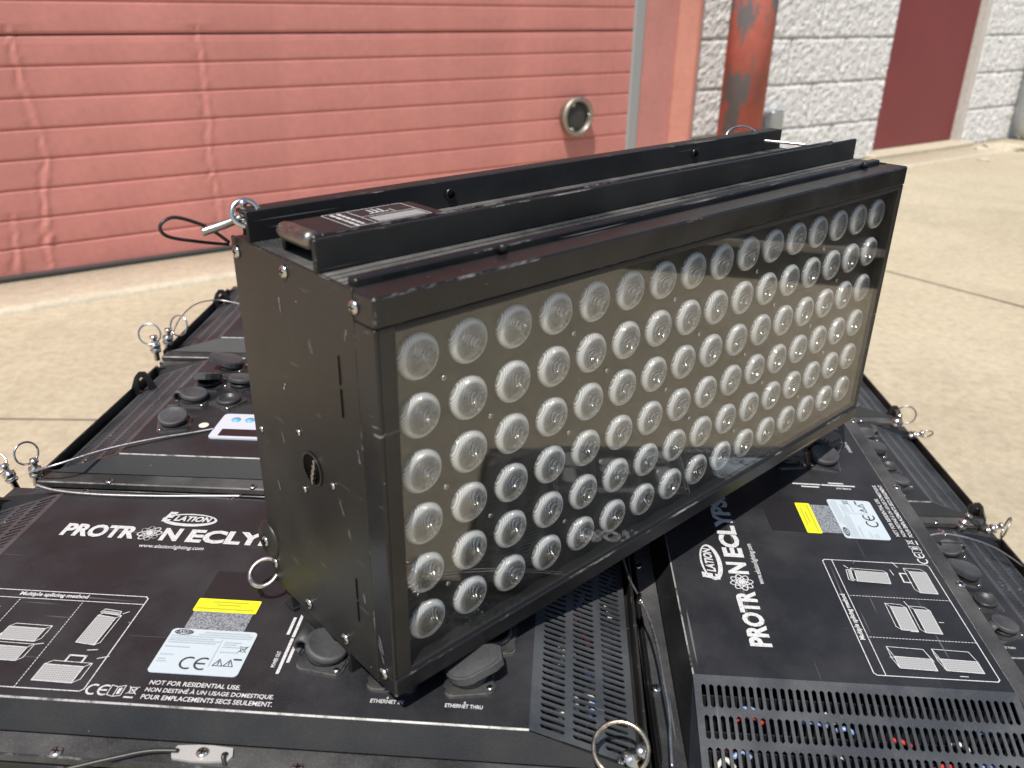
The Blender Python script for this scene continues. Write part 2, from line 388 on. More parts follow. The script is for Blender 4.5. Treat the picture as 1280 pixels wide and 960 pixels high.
_st = nz(_n, coord(_n, (.8, 1, 6), 'Generated'), 3.0, 6, .7); _rs = ramp(_n, _st, [(.42, (0, 0, 0)), (.75, (.55,) * 3)]); _n.links.new(mixc(_n, _rs.outputs[0], _src, (.55, .225, .165)), _b.inputs['Base Color'])
JAMBP = paint("faded_salmon_jamb_paint", (.52, .225, .195), .1, .65); JAMBO = paint("orange_red_angle_paint", (.52, .225, .17), .12, .65)
RUST = paint("chipped_bollard_paint", (.46, .125, .09), .25, .8, (.16, .15, .155)); MAROON = paint("maroon_door_paint", (.185, .026, .029), .06, .45)
LIME = concrete("white_reveal", (.52, .50, .46), (.58, .56, .52), (.62, .6, .56)); GALV = metal("galvanised_steel", (.55, .58, .6), .45, 40)
SEAL = flat("door_seal_rubber", (.035, .033, .03), .7); GREYT = flat("grey_track_metal", (.30, .31, .31), .5)
door = obj("garage_door", MB().box(-2.5, 2.305, .035, .06, .01, 2.7).mesh("garage_door", DOORP)); door.matrix_world = WM
tag(door, "faded red ribbed sectional garage door with vertical creases", "garage door")
cr1 = [wallat(*p) for p in ((15, 43), (24, 82), (36, 120), (52, 165), (62, 202), (57, 240), (60, 278), (64, 318))]
cr2 = [wallat(*p) for p in ((250, 43), (256, 80), (259, 116), (264, 150), (262, 180), (268, 215), (276, 255), (279, 290))]
cr3 = [wallat(*p) for p in ((20, 278), (26, 345))]
def crease(wx, z):
    h = 0
    for cr, amp in ((cr1, .0055), (cr2, .0042), (cr3, .0035)):
        zs = [c[1] for c in cr]
        if z > max(zs) + .02 or z < min(zs) - .03: continue
        best = min(range(len(cr) - 1), key=lambda i: 0 if cr[i + 1][1] <= z <= cr[i][1] else 1 + abs((cr[i][1] + cr[i + 1][1]) / 2 - z))
        a_, b_ = cr[best], cr[best + 1]; t = max(0, min(1, (z - a_[1]) / (b_[1] - a_[1]))); cx = a_[0] + (b_[0] - a_[0]) * t
        cx += .006 * noise.noise((z * 40, amp * 900, 1)); a2 = amp * (.45 + .9 * abs(noise.noise((z * 23, amp * 700, 7)))); d = (wx - cx) / (.009 + .005 * noise.noise((z * 30, 5, amp * 500)))
        h += a2 * (.75 * math.exp(-d * d) - .55 * math.exp(-(d + 1.6) ** 2)) - .0016 * math.exp(-((wx - cx) / .05) ** 2)
    return h
RP = .0785
def slat_mesh(z0, real, joint):
    xs = [-2.5, -1.5, -.8, -.3] + [-.1 + .006 * i for i in range(200)] + [1.25, 1.6, 2.0, 2.303] if real else [-2.5, 2.303]
    pr = [(-.0002, .0050), (.0015, .0046), (.0055, .0006), (.009, .0), (.025, -.0004), (.04, -.0005), (.055, -.0004), (RP - .008, 0), (RP - .0035, .0004), (RP, .0052)]
    if joint: pr[-3:] = [(RP - .008, .001), (RP - .005, .006), (RP - .0035, .02)]
    v = []; f = []; q = len(pr)
    for x in xs:
        for dz, y in pr:
            wv = .0016 * noise.noise((x * 2.5, (z0 + dz) * 6, 4)) if real else 0
            v.append((x, y - (crease(x, z0 + dz) + wv if real else 0), dz))
    for i in range(len(xs) - 1):
        for j in range(q - 1): f.append((i * q + j, (i + 1) * q + j, (i + 1) * q + j + 1, i * q + j + 1))
    return MB().add(v, f, None, 0, False).mesh("slat", DOORP)
plain = slat_mesh(0, False, False)
z0 = .012; i = 0
while z0 < 2.65:
    joint = (i % 8 == 7)
    obj("slat", slat_mesh(z0, True, joint) if z0 < .95 else plain, door, Tr(0, 0, z0)); z0 += RP; i += 1
obj("bottom_seal", MB().box(-2.5, 2.305, -.012, .03, .002, .020, .004).mesh("bottom_seal", SEAL), door)
pc = wallat(722, 146, .03)
port = obj("exhaust_port", MB().lathe([(.028, -.01), (.066, -.01), (.066, .02), (.072, .022), (.075, .034), (.069, .041), (.059, .041), (.056, .034), (.056, .012)], 40, Rx(R(90))).mesh("exhaust_port", metal("port_ring_metal", (.42, .38, .32), .5)))
port.matrix_world = WM @ Tr(pc[0], .0, pc[1]); tag(port, "round exhaust port with metal ring and dark cover on the garage door", "port")
obj("port_cover", MB().lathe([(0, .030), (.03, .029), (.05, .026), (.057, .018), (.057, .0)], 36, Rx(R(90))).mesh("port_cover", flat("port_cover_dark", (.035, .036, .033), .5)), port)
for kk in range(3):
    an = R(120 + 120 * kk); obj("clip", MB().box(-.008, .008, -.003, .003, -.010, .010, .002).mesh("clip", DSTEEL), port, Matrix.Translation((.056 * math.cos(an), -.036, .056 * math.sin(an))))
jm = obj("door_jamb", MB().box(2.36, 2.545, .0, .09, 0, 2.7, .003).mesh("door_jamb", JAMBP)); jm.matrix_world = WM; tag(jm, "salmon steel door jamb between the garage door and the block wall", "jamb")
obj("track", MB().box(2.304, 2.36, -.006, .05, 0, 2.7, .004).mesh("track", GREYT), jm)
obj("corner_angle", MB().prism([(2.545, .09), (2.545, -.006), (2.622, -.040), (2.640, -.040), (2.640, .0), (2.668, .0), (2.668, .09)], 0, 2.72).mesh("corner_angle", JAMBO), jm)

rd = obj("red_door", MB().box(4.046, 4.928, .045, .09, .03, 2.1, .004).mesh("red_door", MAROON)); rd.matrix_world = WM; tag(rd, "plain maroon steel door recessed in the block wall", "door")
fr = MB().box(4.928, 4.956, -.004, .1, .02, 2.12, .003).box(4.04, 4.046, .03, .1, .02, 2.12).box(4.046, 4.928, .03, .1, 2.1, 2.12)
obj("frame", fr.mesh("frame", LIME), rd)
obj("sill", MB().box(4.0, 5.0, -.07, .16, -.01, .028, .006).mesh("sill", CONC2), rd)
obj("hinge", MB().box(4.048, 4.062, .036, .047, .35, .45, .002).mesh("hinge", DSTEEL), rd)
obj("lever_handle", MB().lathe([(0, 0), (.025, 0), (.025, .01), (.01, .012), (.01, .05), (0, .05)], 16, Tr(4.86, .045, 1.0) @ Rx(R(90))).box(4.76, 4.87, -.01, .005, .99, 1.01, .004).mesh("lever_handle", STEEL), rd)

bo = obj("bollard", MB().lathe([(.090, 0), (.090, 1.02), (.083, 1.05), (.06, 1.08), (.03, 1.095), (0, 1.1)], 40).mesh("bollard", RUST))
bo.matrix_world = WM @ Tr(2.735, -.22, 0); tag(bo, "red pipe bollard with chipped paint in front of the block wall", "bollard")
obj("base_collar", MB().lathe([(.083, -.01), (.12, -.01), (.115, .012), (.086, .02)], 32).mesh("base_collar", CONC2), bo)
cb = obj("conduit_box", MB().box(-.04, .04, -.06, -.005, .20, .30, .006).mesh("conduit_box", GALV)); cb.matrix_world = WM @ Tr(3.17, -.01, 0)
tag(cb, "small galvanised conduit box on the block wall beside the bollard", "electrical box")
obj("conduit", MB().lathe([(.017, 0), (.017, .20)], 16, Tr(0, -.038, 0)).mesh("conduit", GALV), cb); obj("cover", MB().box(-.036, .036, -.064, -.0595, .205, .295, .001).mesh("cover", GALV), cb)
dp = obj("downpipe", MB().tube([(0, -.07, 3.1), (0, -.07, .16), (.02, -.085, .08), (.05, -.12, .03)], .04, 16).mesh("downpipe", GALV)); dp.matrix_world = WM @ Tr(5.47, 0, 0)
tag(dp, "grey metal downpipe on the block wall past the maroon door", "downpipe")
obj("bracket", MB().box(-.05, .05, -.075, .0, .95, .98, .003).mesh("bracket", GALV), dp)
for k, (px, py, sz) in enumerate(((1225, 187, .05), (1245, 186, .07), (1262, 187, .09), (1228, 200, .03))):
    p = at(px, py, ZG); vs = []; bmx = bmesh.new(); bmesh.ops.create_icosphere(bmx, subdivisions=2, radius=sz)
    for v in bmx.verts: v.co = Vector((v.co.x, v.co.y, v.co.z * .3)) * (1 + .5 * noise.noise(v.co * 20 + Vector((k, 0, 0))))
    me = bpy.data.meshes.new("rubble"); bmx.to_mesh(me); bmx.free(); me.materials.append(CONC2); o = obj("rubble", me, None, Tr(p.x, p.y, ZG + sz * .12))
    tag(o, "broken lump of concrete lying by the foot of the block wall", "rubble", "concrete lumps by the wall foot")

# guessed flight case out of view, added for the front glass's dark reflected band
fc = obj("guessed_flight_case", MB().box(-.3, .3, -.95, .95, .10, .62, .006).mesh("guessed_flight_case", flat("case_black_laminate", (.02, .02, .022), .45))); fc.matrix_world = Tr(2.25, 1.35, ZG) @ Rz(R(8))
tag(fc, "guessed long black flight case with aluminium edging, added for its reflection in the front glass", "flight case")
for zz in (.11, .36, .61): obj("edging", MB().box(-.306, .306, -.956, .956, zz - .012, zz + .012, .003).mesh("edging", ALU), fc)
for sx in (-1, 1):
    for sy in (-1, 1): obj("caster", MB().lathe([(.05, -.02), (.05, .02)], 20, Tr(.22 * sx, .8 * sy, .05) @ Rx(R(90))).box(.22 * sx - .03, .22 * sx + .03, .8 * sy - .03, .8 * sy + .03, .07, .10).mesh("caster", SEAL), fc)

# ================================================================== FIXTURE TEMPLATE
K = 1.0086
LP, WP, L, H, DP = .3698, .2039, .5, .2226, .147
EX, EY = (L - LP) / 2, (H - WP) / 2
XA, XB, YA, YB = -EX, LP + EX, -EY, WP + EY
PRINT = .0004
def build_proto():
    P = []      # (name, mesh, matrix, children[(name, mesh, matrix)])
    I = Matrix.Identity(4)
    P.append(("body", MB().box(XA + .002, XB - .002, YA + .001, YB - .001, -DP + .018, -.034).box(XA + .002, XB - .002, YA + .0005, YA + .004, -.034, -.0150).box(XA + .002, XB - .002, YB - .004, YB - .0005, -.034, -.0150).mesh("body", BLACK), I, []))
    for x0, x1 in ((XA, XA + .0019), (XB - .0019, XB)):
        P.append(("end_plate", EB().box(x0, x1, YA, YB, -DP + .0165, -.0140, .0004).mesh("end_plate", PLATE, RUB), I, []))
    # rear and front flanges on both long sides
    for s, y in ((-1, YA), (1, YB)):
        o = y + s * .0155
        P.append(("rear_flange", EB().box(XA + .001, XB - .001, y - s * .0005, o, -.0335, -.0310, .0004).box(XA + .001, XB - .001, o, o - s * .0025, -.0312, -.0215, .0005).mesh("rear_flange", BLACK, RUB), I, []))
        P.append(("front_flange", EB().box(XA + .0, XB - .0, y - s * .0005, y + s * .0155, -.1015, -.0985, .0006).mesh("front_flange", BLACK, RUB), I, []))
        P.append(("front_rail", MB().box(XA + .001, XB - .001, y - s * .002, y + s * .0006, -DP + .018, -DP + .036, .0004).mesh("front_rail", BLACK), I, []))
    # back panel: flat top, worn folds, sloping long sides
    c = .0009; t = .0012
    v = [(0, c, 0), (LP, c, 0), (LP, WP - c, 0), (0, WP - c, 0), (0, 0, -.0007), (LP, 0, -.0007), (LP, WP, -.0007), (0, WP, -.0007),
         (-.058, -EY, -.0145), (LP + .058, -EY, -.0145), (LP + .058, WP + EY, -.0145), (-.058, WP + EY, -.0145),
         (-.0595, 0, -.0225), (LP + .0595, 0, -.0225), (LP + .0595, WP, -.0225), (-.0595, WP, -.0225)]
    mb = MB().add(v, [(0, 1, 2, 3)], None, 0).add(v, [(0, 4, 5, 1), (2, 6, 7, 3)], None, 1).add(v, [(4, 8, 9, 5), (6, 10, 11, 7), (4, 12, 8), (5, 9, 13), (7, 11, 15), (6, 14, 10)], None, 2)
    P.append(("back_panel", mb.mesh("back_panel", PANEL, WORN, BLACK), I, []))
    # vents
    for side in (0, 1):
        mb = MB(); ns = 40; slope = .0222 / .0595
        def pt(d, y, dz=0): return ((-d if side == 0 else LP + d), y, -d * slope - dz)
        def quad(d0, d1, ya, yb): mb.add([pt(d0, ya), pt(d1, ya), pt(d1, yb), pt(d0, yb)], [(0, 1, 2, 3)])
        cols = [(.0055, .0195), (.0235, .0375), (.0415, .0555)]; ym, yM = .0035, WP - .0035; pit = (yM - ym) / ns; hw = pit * .30
        quad(0, cols[0][0], 0, WP); quad(cols[0][1], cols[1][0], 0, WP); quad(cols[1][1], cols[2][0], 0, WP); quad(cols[2][1], .0595, 0, WP)
        for d0, d1 in cols:
            quad(d0, d1, 0, ym + pit / 2 - hw); 
            for k in range(ns):
                yc = ym + pit * (k + .5); ya, yb = yc - hw, yc + hw; e = .0012
                quad(d0, d1, yb, (ym + pit * (k + 1.5) - hw) if k < ns - 1 else WP)
                for dd, s in ((d0, 1), (d1, -1)):
                    for yy in (ya, yb): mb.add([pt(dd, yy), pt(dd + s * e, yy), pt(dd, yc)], [(0, 1, 2)])
                mb.add([pt(d0, ya), pt(d1, ya), pt(d1, ya, .0012), pt(d0, ya, .0012)], [(0, 1, 2, 3)]).add([pt(d0, yb), pt(d1, yb), pt(d1, yb, .0012), pt(d0, yb, .0012)], [(0, 1, 2, 3)])
        ch = []
        fins = MB()
        for k in range(5): d = .008 + .0105 * k; fins.box(*( (-d - .001, -d) if side == 0 else (LP + d, LP + d + .001)), .004, WP - .004, -.034, -d * slope - .006)
        ch.append(("heat_sink_fins", fins.mesh("heat_sink_fins", flat("fin_dark_metal", (.05, .05, .055), .4, .6)), I))
        rng = random.Random(3 + side)
        for nm, colr in (("blue_cable", (.22, .32, .55)), ("red_cable", (.5, .04, .03)), ("white_cable", (.62, .60, .52))):
            cmb = MB()
            for q in range(7):
                d = .016 + rng.random() * .036; y = .012 + rng.random() * (WP - .03); ln_ = .006 + rng.random() * .012; x = -d if side == 0 else LP + d
                cmb.tube(spline([(x, y, -d * slope - .0075), (x + rng.uniform(-.004, .004), y + ln_ / 2, -d * slope - .0050), (x + rng.uniform(-.005, .005), y + ln_, -d * slope - .0075)], 4), .0016, 6)
            ch.append((nm, cmb.mesh(nm, flat(nm, colr, .35)), I))
        P.append(("vent_panel", mb.mesh("vent_panel", VENT), I, ch))
    # face-down front
    P.append(("front_frame", MB().box(XA, XB, YA, YB, -DP, -DP + .0165, .0015).mesh("front_frame", GLOSS), I, []))
    return P
PROTO = build_proto()
def instance(parent, lst):
    for nm, me, M, ch in lst:
        o = obj(nm, me, parent, M)
        for cn, cm, cM in ch: obj(cn, cm, o, cM)

# --- screws
def screw_mesh(r, h):
    mb = MB().lathe([(r, 0), (r, h * .45), (r * .8, h * .85), (r * .35, h), (0, h)], 18)
    mb.box(-r * .55, r * .55, -r * .12, r * .12, h * .9, h * 1.04, 0, None, 1).box(-r * .12, r * .12, -r * .55, r * .55, h * .9, h * 1.045, 0, None, 1); return mb.mesh("screw", STEEL, INSIDE)
SCREW = screw_mesh(.0034, .0017); SCREWS = screw_mesh(.0019, .0011)

# --- connector: flange plate with socket (part) > rubber cap, screws (sub-parts)
def conn_base():
    mb = MB(); a = .0134; pts = []
    for cx, cy, s in ((a - .004, a - .004, 0), (-a + .004, a - .004, 90), (-a + .004, -a + .004, 180), (a - .004, -a + .004, 270)):
        for k in range(4): an = R(s + 30 * k); pts.append((cx + .004 * math.cos(an), cy + .004 * math.sin(an)))
    mb.prism(pts, 0, .0022).prism([(x * 1.06, y * 1.06) for x, y in pts], -.0003, .0009, None, 1)
    mb.lathe([(.0112, .002), (.0112, .0050), (.0104, .0058), (.0088, .0058), (.0085, .003), (0, .003)], 24); return mb.mesh("connector", SOCK, DSTEEL)
def cap_mesh(strap=1):
    mb = MB().lathe([(.0100, 0), (.0122, .0004), (.0126, .0010), (.0126, .0038), (.0119, .0046), (.0106, .0048), (.0101, .0043), (0, .0045)], 30)
    pts = spline([(-.0105, 0, .003), (-.0150, 0, .0040), (-.0182, 0, .0012), (-.0178, 0, -.004), (-.0140, 0, -.0062)], 5); hw = .0050; v = []; f = []
    for p in pts: v += [(p.x, -hw, p.z), (p.x, hw, p.z), (p.x + .0016, hw, p.z - .0016), (p.x + .0016, -hw, p.z - .0016)]
    for i in range(len(pts) - 1):
        for k in range(4): f.append((4 * i + k, 4 * i + (k + 1) % 4, 4 * i + 4 + (k + 1) % 4, 4 * i + 4 + k))
    mb.add(v, f, None, 0, True); return mb.mesh("rubber_cap", RUBBER)
def lid_mesh():      # flip lid of the data sockets: rounded tongue with raised grip dots
    pts = [(.013 * math.cos(R(a)), .013 * math.sin(R(a))) for a in range(60, 301, 20)] + [(.016, -.0085), (.0205, -.005), (.0205, .005), (.016, .0085)]
    mb = MB().prism(pts, 0, .0048).prism([(x * .9, y * .9) for x, y in pts], .0048, .0056)
    for i in range(3):
        for j in range(3): mb.lathe([(.0006, 0), (.0004, .0006), (0, .0007)], 6, Tr(.0125 + .0025 * i, -.0035 + .0035 * j, .0056), caps=False)
    return mb.mesh("rubber_lid", RUBBER)
CONN, CAP, LID = conn_base(), cap_mesh(), lid_mesh()
def connector(parent, x, y, rot, kind, tilt=14, lift=.0060):
    o = obj("connector", CONN, parent, Tr(x, y, .0003) @ Rz(R(rot)))
    for sx in (-1, 1): obj("screw", SCREWS, o, Tr(.0112 * sx, -.0112 * sx, .0022))
    if kind == 'cap': obj("rubber_cap", CAP, o, Tr(0, 0, lift) @ Ry(R(tilt)))
    elif kind == 'lid': obj("rubber_lid", LID, o, Tr(0, 0, lift + .0012) @ Ry(R(-tilt)))
    elif kind == 'open': obj("rubber_cap", CAP, o, Tr(-.024, 0, .0105) @ Ry(R(-62)))
    return o

# --- printing on the back panel
def print_parts():
    out = []; s = K; z = PRINT
    lt = MB()
    addtext(lt, "PROTR", .0265 * s, .0800 * s, .1455 * s, .1605 * s, z, bold=.045); addtext(lt, "N", .0985 * s, .1115 * s, .1455 * s, .1605 * s, z, bold=.045)
    addtext(lt, "ECLYPSE", .1176 * s, .2035 * s, .1450 * s, .1605 * s, z, bold=.045); out.append(("brand_lettering", lt.mesh("brand_lettering", WHITE)))
    at_ = MB(); cx, cy = .0892 * s, .153 * s
    for k in range(4):
        an = R(45 * k + 10); pts = [(cx + .0085 * math.cos(t) * math.cos(an) - .0032 * math.sin(t) * math.sin(an), cy + .0085 * math.cos(t) * math.sin(an) + .0032 * math.sin(t) * math.cos(an)) for t in [2 * math.pi * q / 26 for q in range(26)]]
        at_.stroke(pts, .0008, z + .00003 * k, True)
    at_.poly([(cx + .0025 * math.cos(t), cy + .0025 * math.sin(t)) for t in [2 * math.pi * q / 16 for q in range(16)]], z + .00015); out.append(("atom_emblem", at_.mesh("atom_emblem", WHITE)))
    ov = MB(); ox, oy = .1105 * s, .1715 * s; n = 40
    ring = lambda a, b, dx, dy: [(ox + dx + a * math.cos(2 * math.pi * q / n), oy + dy + b * math.sin(2 * math.pi * q / n)) for q in range(n)]
    A_, B_ = ring(.0205, .0080, 0, 0), ring(.0180, .0056, .0004, .0009)
    for q in range(n): ov.add([(*A_[q], z), (*A_[(q + 1) % n], z), (*B_[(q + 1) % n], z), (*B_[q], z)], [(0, 1, 2, 3)])
    addtext(ov, "E", .0905 * s, .0985 * s, .1680 * s, .1805 * s, z + .0002, bold=.05, shear=.25); addtext(ov, "LATION", .0990 * s, .1265 * s, .1695 * s, .1762 * s, z + .0001, bold=.04, shear=.2)
    out.append(("oval_logo", ov.mesh("oval_logo", WHITE)))
    u = MB(); addtext(u, "www.elationlighting.com", .0885 * s, .1345 * s, .1355 * s, .1408 * s, z, bold=.012); out.append(("web_address", u.mesh("web_address", WHITE)))
    w_ = MB(); addtext(w_, "NOT FOR RESIDENTIAL USE.", .1545 * s, .2060 * s, .0145 * s, .0178 * s, z, bold=.02)
    addtext(w_, "NON DESTINÉ À UN USAGE DOMESTIQUE.", .1545 * s, .2265 * s, .0088 * s, .0131 * s, z, bold=.02); addtext(w_, "POUR EMPLACEMENTS SECS SEULEMENT.", .1545 * s, .2275 * s, .0040 * s, .0073 * s, z, bold=.02)
    out.append(("warning_lettering", w_.mesh("warning_lettering", WHITE)))
    m_ = MB()
    def ce(mb, x, y, h, wd, z):
        r = h / 2
        for cx in (x + r, x + r * 2.95): mb.stroke([(cx + r * math.cos(R(t)), y + r + r * math.sin(R(t))) for t in range(65, 296, 12)], wd, z)
        mb.stroke([(x + r * 2.95 - r, y + r), (x + r * 2.95 + r * .25, y + r)], wd, z)
    def bin_(mb, x, y, h, wd, z):
        mb.stroke([(x, y + h), (x + h * .15, y + h * .2), (x + h * .6, y + h * .2), (x + h * .75, y + h)], wd, z, True); mb.stroke([(x - h * .15, y + h * 1.1), (x + h * .9, y + h * .1)], wd, z); mb.stroke([(x + h * .9, y + h * 1.1), (x - h * .15, y + h * .1)], wd, z)
    ce(m_, .1236, .0052, .0068, .0011, z)
    m_.stroke([(.1362, .0055), (.1362, .0125), (.1400, .0115), (.1440, .0128), (.1440, .0055), (.1400, .0045)], .0005, z, True).stroke([(.1400, .0045), (.1400, .0115)], .0005, z).poly([(.1410, .0062), (.1428, .0066), (.1428, .0112), (.1410, .0108)], z)
    bin_(m_, .1472, .0065, .0052, .0005, z); m_.poly([(.1462, .0040), (.1516, .0040), (.1516, .0051), (.1462, .0051)], z); out.append(("compliance_marks", m_.mesh("compliance_marks", WHITE)))
    # splicing diagram
    d = MB(); f = MB(); x0, x1, y0, y1 = .0075, .1219, .0066, .0868; c = .0018
    d.stroke([(x0 + c, y0), (x1 - c, y0), (x1, y0 + c), (x1, y1 - c), (x1 - c, y1), (x0 + c, y1), (x0, y1 - c), (x0, y0 + c)], .0007, z, True).stroke([(x0, .0795), (x1, .0795)], .0006, z)
    for dx in (.0415, .0825):
        q = y0
        while q < .0785: d.stroke([(dx, q), (dx, q + .0012)], .0005, z); q += .0022
    addtext(d, "Multiple splicing method", .0385, .0835, .0809, .0855, z, bold=.03)
    def panel(ax, ay, ux, uy, vx, vy, th=(.003, .0035), handle=None):
        a_ = Vector((ax, ay)); U_ = Vector((ux, uy)); V_ = Vector((vx, vy)); T_ = Vector(th)
        q = [a_, a_ + U_, a_ + U_ + V_, a_ + V_]; f.poly(q, z); d.stroke(q, .0006, z + .0001, True)
        d.stroke([a_ + V_, a_ + V_ + T_, a_ + V_ + U_ + T_, a_ + U_ + V_], .0005, z + .0001).stroke([a_ + U_ + V_ + T_, a_ + U_ + T_, a_ + U_], .0005, z + .0001)
        if handle:
            h0 = a_ + V_ + U_ * .3 + T_; h1 = a_ + V_ + U_ * .72 + T_; hv = V_.normalized() * .005
            d.stroke([h0, h0 + hv, h1 + hv, h1], .0012, z + .0002); d.stroke([h1 + hv * 2 - U_ * .1, h1 + hv * 2.2 + U_ * .15], .0006, z).stroke([h1 + hv * .8 + U_ * .3, h1 + hv * 1.3 + U_ * .55], .0006, z)
    panel(.0890, .0125, .0235, -.0005, .0004, .0125, (.0035, .003), True)
    panel(.0975, .0435, .0120, -.0015, .0010, .0240, (.0025, .0022)); d.stroke([(.0985, .0705), (.1000, .0735), (.1110, .0720), (.1115, .0690)], .0006, z); f.poly([(.0988, .0695), (.1002, .0722), (.1105, .0710), (.1110, .0682)], z); d.stroke([(.1130, .0700), (.1160, .0722)], .0006, z)
    panel(.0495, .0425, .0230, -.0005, .0005, .0110, (.003, .0028)); panel(.0480, .0265, .0230, -.0005, .0005, .0110, (.003, .0028))
    d.stroke([(.0490, .0425), (.0490, .0475)], .0006, z).stroke([(.0750, .0400), (.0790, .0410)], .0006, z); d.stroke([(.0595, .0210), (.0595, .0240)], .0006, z)
    panel(.0140, .0140, .0100, 0, .0008, .0240, (.0085, .0022)); panel(.0140, .0440, .0100, 0, .0008, .0240, (.0085, .0022))
    d.stroke([(.022, .038), (.029, .0405)], .0006, z).stroke([(.022, .043), (.030, .0455)], .0006, z).stroke([(.0105, .026), (.0105, .031)], .0006, z); d.stroke([(.024, .066), (.024, .071)], .0005, z)
    out.append(("splicing_diagram", d.mesh("splicing_diagram", WHITE))); out.append(("dotted_panel_print", f.mesh("dotted_panel_print", DOTS)))
    # stickers
    def rr(mb, x0, x1, y0, y1, r, z, h):
        pts = []
        for cx, cy, s0 in ((x1 - r, y1 - r, 0), (x0 + r, y1 - r, 90), (x0 + r, y0 + r, 180), (x1 - r, y0 + r, 270)):
            for k in range(5): an = R(s0 + 22.5 * k); pts.append((cx + r * math.cos(an), cy + r * math.sin(an)))
        mb.prism(pts, z, z + h); return mb
    out.append(("dark_patch", rr(MB(), .1555, .1925, .0890, .1165, .0008, .0001, .0002).mesh("dark_patch", PATCH)))
    ys = MB(); rr(ys, .1545, .1950, .0765, .0885, .001, .0002, .0003); out.append(("yellow_label", ys.mesh("yellow_label", YELLOW)))
    yi = MB(); rng = random.Random(5)
    for yy, xa, xb in ((.0855, .165, .186), (.0828, .168, .182), (.0792, .157, .193)):
        x = xa
        while x < xb: l = rng.uniform(.001, .003); yi.stroke([(x, yy), (x + l, yy)], .0013, .0007); x += l + .0009
    out.append(("yellow_label_print", yi.mesh("yellow_label_print", INKY)))
    gs = MB(); rr(gs, .1560, .1935, .0592, .0764, .0006, .0002, .0002); out.append(("grey_label", gs.mesh("grey_label", SPECK)))
    ws = MB(); rr(ws, .1500, .2027, .0235, .0600, .0028, .0003, .0004); out.append(("rating_label", ws.mesh("rating_label", STICK)))
    wi = MB(); zz = .0010
    rng = random.Random(9)
    for yy, xa, xb in [(.0575, .171, .198), (.0556, .168, .2005), (.0537, .152, .200), (.0517, .152, .178), (.0500, .152, .182), (.0482, .152, .180), (.0500, .186, .196), (.0482, .186, .193), (.0462, .186, .198), (.0445, .152, .166), (.0380, .152, .160), (.0420, .186, .196), (.0345, .152, .156), (.0325, .152, .157)]:
        x = xa
        while x < xb: l = rng.uniform(.0008, .0028); wi.stroke([(x, yy), (min(xb, x + l), yy)], .0009, zz); x += l + .0008
    wi.stroke([(.1835, .0300), (.1835, .0520)], .00025, zz); out.append(("rating_label_small_print", wi.mesh("rating_label_small_print", INKG)))
    wk = MB(); ce(wk, .1665, .0275, .0088, .0011, zz)
    for tx in (.1855, .1918):
        wk.stroke([(tx, .0310), (tx + .0056, .0310), (tx + .0028, .0362)], .00045, zz, True).stroke([(tx + .0028, .0320), (tx + .0028, .0346)], .0005, zz)
    bin_(wk, .1972 - .0005, .0420, .0050, .0003, zz); wk.poly([(.1972 - .001, .0360), (.2010, .0360), (.2010, .0372), (.1972 - .001, .0372)], zz)
    wk.stroke([(.1600 + .0055 * math.cos(t) - .002, .0568 + .0020 * math.sin(t)) for t in [2 * math.pi * q / 20 for q in range(20)]], .0005, zz, True); addtext(wk, "ELATION", .1535, .1632, .0557, .0581, zz, bold=.03)
    out.append(("rating_label_marks", wk.mesh("rating_label_marks", DARKP)))
    c = MB(); addtext(c, "ETHERNET THRU", .3205 * s, .3410 * s, .0115 * s, .0142 * s, z, bold=.02); addtext(c, "ETHERNET IN", .2795 * s, .2975 * s, .0115 * s, .0142 * s, z, bold=.02)
    for tx in (.331 * s, .2885 * s): c.poly([(tx - .0008, .0150), (tx + .0008, .0150), (tx, .0166)], z)
    M1 = Tr(.2235, .0330, 0) @ Rz(R(90)); addtext(c, "POWER OUT", 0, .013, .0020, .0044, z, bold=.03, M=M1)
    rng = random.Random(11)
    for yy, xa, xb in ((-.0010, -.004, .022), (-.0043, .005, .016), (-.0010, .026, .048), (.0028, .028, .042)):
        x = xa
        while x < xb: l = rng.uniform(.001, .003); p0 = M1 @ Vector((x, yy, 0)); p1 = M1 @ Vector((x + l, yy, 0)); c.stroke([(p0.x, p0.y), (p1.x, p1.y)], .0019, z); x += l + .0007
    out.append(("socket_lettering", c.mesh("socket_lettering", WHITE)))
    return out
PRINTS = print_parts()
DOT = MB().lathe([(.0045, 0), (.0045, .0006), (.004, .0010), (0, .0011)], 20).mesh("round_sticker", flat("cream_sticker", (.72, .68, .58), .5))
def display(parent):
    fr = MB(); x0, x1, y0, y1, r = .222, .306, .128, .174, .004; pts = []
    for cx, cy, s0 in ((x1 - r, y1 - r, 0), (x0 + r, y1 - r, 90), (x0 + r, y0 + r, 180), (x1 - r, y0 + r, 270)):
        for k in range(4): an = R(s0 + 30 * k); pts.append((cx + r * math.cos(an), cy + r * math.sin(an)))
    o = obj("display_unit", fr.prism(pts, .0002, .0016).mesh("display_unit", DISPF), parent)
    obj("screen", MB().box(.228, .298, .158, .170, .0016, .0021).mesh("screen", DISPS), o)
    for k in range(5): obj("button", MB().lathe([(.0042, 0), (.0042, .0006), (0, .0009)], 18, Tr(.292 - .0125 * k, .1400, .0016)).mesh("button", BLUEP), o)
